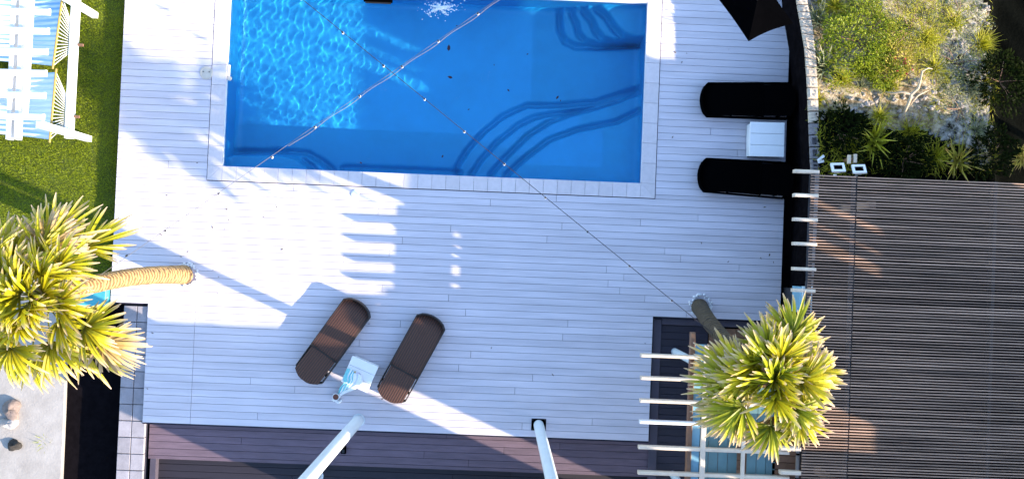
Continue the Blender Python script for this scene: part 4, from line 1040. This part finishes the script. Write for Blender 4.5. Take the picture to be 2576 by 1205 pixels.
# ------------------------------------------------------------------ black parasol top right
ZC = 2.3; C_ = at(1940,-90,ZC); tip = at(1883,105,ZC); R_ = (tip-C_).length; a0 = math.atan2(tip.y-C_.y, tip.x-C_.x)
o = empty('parasol', (C_.x,C_.y,0)); tag(o, 'black parasol partly in view at the top right of the deck', 'parasol')
Q = [at(u,v_,ZC) for u,v_ in ((1883,105),(1996,60),(1905,-95),(1788,-25))]; C_ = sum(Q, Vector())/4; o.location = (C_.x,C_.y,0)
K = 4; ring = 6; per = K*8; mb = MB(); vs = [(C_.x,C_.y,ZC+.35)]; fs = []
for r_ in range(1,ring+1):
    for k_ in range(per):
        i0 = k_//8; ff = k_/8-i0; d = (Q[i0].lerp(Q[(i0+1)%K], ff)-C_); s_ = r_/ring; sag = .07*math.sin(math.pi*ff)*s_
        vs.append((C_.x+d.x*s_*(1-sag), C_.y+d.y*s_*(1-sag), ZC+.35*(1-s_)-sag*.6))
for k_ in range(per): fs.append((0,1+k_,1+(k_+1)%per))
for r_ in range(ring-1):
    for k_ in range(per): fs.append((1+r_*per+k_,1+(r_+1)*per+k_,1+(r_+1)*per+(k_+1)%per,1+r_*per+(k_+1)%per))
mb.add(vs, fs); cn = mb.build('canopy', M['black'], o); sd = cn.modifiers.new('thick','SOLIDIFY'); sd.thickness = .006
ms = at(1985,-130,0); mb = MB(); mb.tube([(ms.x,ms.y,0),(ms.x,ms.y,ZC+.35),(ms.x-.1,ms.y-.1,ZC+.6),(C_.x,C_.y,ZC+.52),(C_.x,C_.y,ZC+.30)], .028, 12); mb.build('pole', M['darkmetal'], o)
mb = MB(); mb.cyl((ms.x,ms.y,0.001), .3, .08, 24); mb.build('base', M['darkmetal'], o)
for k_ in range(K):
    mb = MB(); mb.tube([(C_.x,C_.y,ZC+.31), tuple(C_.lerp(Q[k_],.98)-Vector((0,0,.02)))], .010, 6); mb.build('rib', M['darkmetal'], o)

# ------------------------------------------------------------------ unseen walls added south and east, cut to shape the shade on the deck
HY0 = at(1288,1390,0).y
ho = empty('shade_walls', (3,HY0-3,-2.2)); tag(ho, 'unseen rendered walls added below the frame to shade the deck, beyond the white poles', 'shade_walls')
def prism(outline, y0, y1, nm, m, axis='y'):      # outline in (x,z) or (y,z), extruded
    k = len(outline); mb = MB()
    f = (lambda u,z,t: (u,t,z)) if axis == 'y' else (lambda u,z,t: (t,u,z))
    mb.add([f(u,z,y0) for u,z in outline]+[f(u,z,y1) for u,z in outline], [tuple(range(k)), tuple(reversed(range(k,2*k)))]+[(i,(i+1)%k,k+(i+1)%k,k+i)[::-1] for i in range(k)])
    return mb.build(nm, m, ho)
X_ = lambda px: at(px,1390,0).x
g1, g2 = X_(1850), X_(2060); HT = 4.55  # gap shaped to let a strip of sun reach the table
prism([(X_(1130),-2.2),(g1,-2.2),(g1,HT),(X_(1130),HT)], HY0-.25, HY0, 'wall', M['plaster'])
dome = [(X_(2345)+.62*math.cos(a), HT+.86*math.sin(a)) for a in np.linspace(0, math.pi, 17)]  # rounded top shaped to cast an arc of shade
prism([(g2,-2.2),(X_(2925),-2.2),(X_(2925),HT+.9),(X_(2520),HT+.9),(X_(2480),HT)]+dome+[(g2,HT)], HY0-.25, HY0, 'wall', M['plaster'])
prism([(g1+.002,4.08),(g2-.002,4.08),(g2-.002,HT-.003),(g1+.002,HT-.003)], HY0-.22, HY0-.02, 'shade_lintel', M['plaster'])
xe = X_(2925)-.28; Yd = lambda py: at(2925,py,0).y
ys = [Yd(742), HY0-.26]; zt_ = 6.6
holes = [(960,985),(1012,1030),(1042,1078)]  # gaps placed to drop sun patches on the slatted roof
prism([(Yd(742),-2.2),(Yd(742),5.45),(HY0-.26,5.45),(HY0-.26,-2.2)], xe, xe+.25, 'wall', M['plaster'], 'x')  # unseen wall added to keep sun off the slatted roof
cuts = [742]+[q for h_ in holes for q in h_]+[1390]
for i in range(0, len(cuts), 2):
    prism([(Yd(cuts[i]),5.452),(Yd(cuts[i]),zt_),(Yd(cuts[i+1]),zt_),(Yd(cuts[i+1]),5.452)], xe, xe+.25, 'shade_parapet', M['plaster'], 'x')
mb = MB(); mb.box(((X_(2925)+X_(3400))/2, (Yd(1050)+HY0)/2, 5.2),(X_(3400)-X_(2925)-.1, Yd(1050)-HY0, .3)); mb.build('roof', M['rooftile'], ho)

# ------------------------------------------------------------------ splash at the top of the pool
r0 = random.Random(31); mb = MB(); cx_, cy_ = 1105, 22
def foam(u, v_, s_, z_=0): p = at(u, v_, WZ); mb.lump((p.x,p.y,WZ+.01+z_), s_, (1,r0.uniform(.6,1.2),.5), r0.randint(0,999), .3, 7, 5)
for k_ in range(9):
    a = r0.uniform(0,6.28); L_ = r0.uniform(18,48); bend = r0.uniform(-.6,.6)
    for q in range(26):
        t = q/26; foam(cx_+L_*1.15*t*math.cos(a+bend*t)+r0.uniform(-2,2), cy_+L_*.62*t*math.sin(a+bend*t)+r0.uniform(-2,2), .030*(1-t*.7)*r0.uniform(.5,1.1), .06*(1-t))
for k_ in range(150):
    a = r0.uniform(0,6.28); q = r0.gauss(0,1); foam(cx_+q*28*math.cos(a), cy_+q*14*math.sin(a), r0.uniform(.005,.016))
tag(mb.build('water_splash', mat('foam',(.80,.84,.86),.3), smooth=True), 'white foaming splash of water near the top edge of the pool', 'splash', kind='stuff')

# specks of leaf litter blown over the boards
r0 = random.Random(41); mb = MB()
for i in range(70):
    u, v_ = r0.choice([(r0.gauss(520,120), r0.gauss(620,120)), (r0.uniform(320,1600), r0.uniform(520,1050)), (r0.uniform(1660,1960), r0.uniform(120,700)), (r0.gauss(1700,60), r0.gauss(900,40))])
    if u < 310 or (u > 1630 and v_ > 790) or (470 < v_ and False): continue
    if 530 < u < 1655 and v_ < 470: continue
    p = at(u, v_, .004); a = r0.uniform(0,6.28); L_ = r0.uniform(.012,.04); W_ = L_*r0.uniform(.2,.5); c_, s_ = math.cos(a), math.sin(a)
    mb.add([(p.x+x*c_-y*s_, p.y+x*s_+y*c_, .004+z) for x,y,z in ((-L_,0,0),(0,-W_,.004),(L_,0,.002),(0,W_,.006))], [(0,1,2,3)])
tag(mb.build('leaf_litter', mat('litter', (.10,.06,.03), .9, .5, 20)), 'tiny brown specks of leaf litter scattered over the white boards', 'leaf litter', kind='stuff')
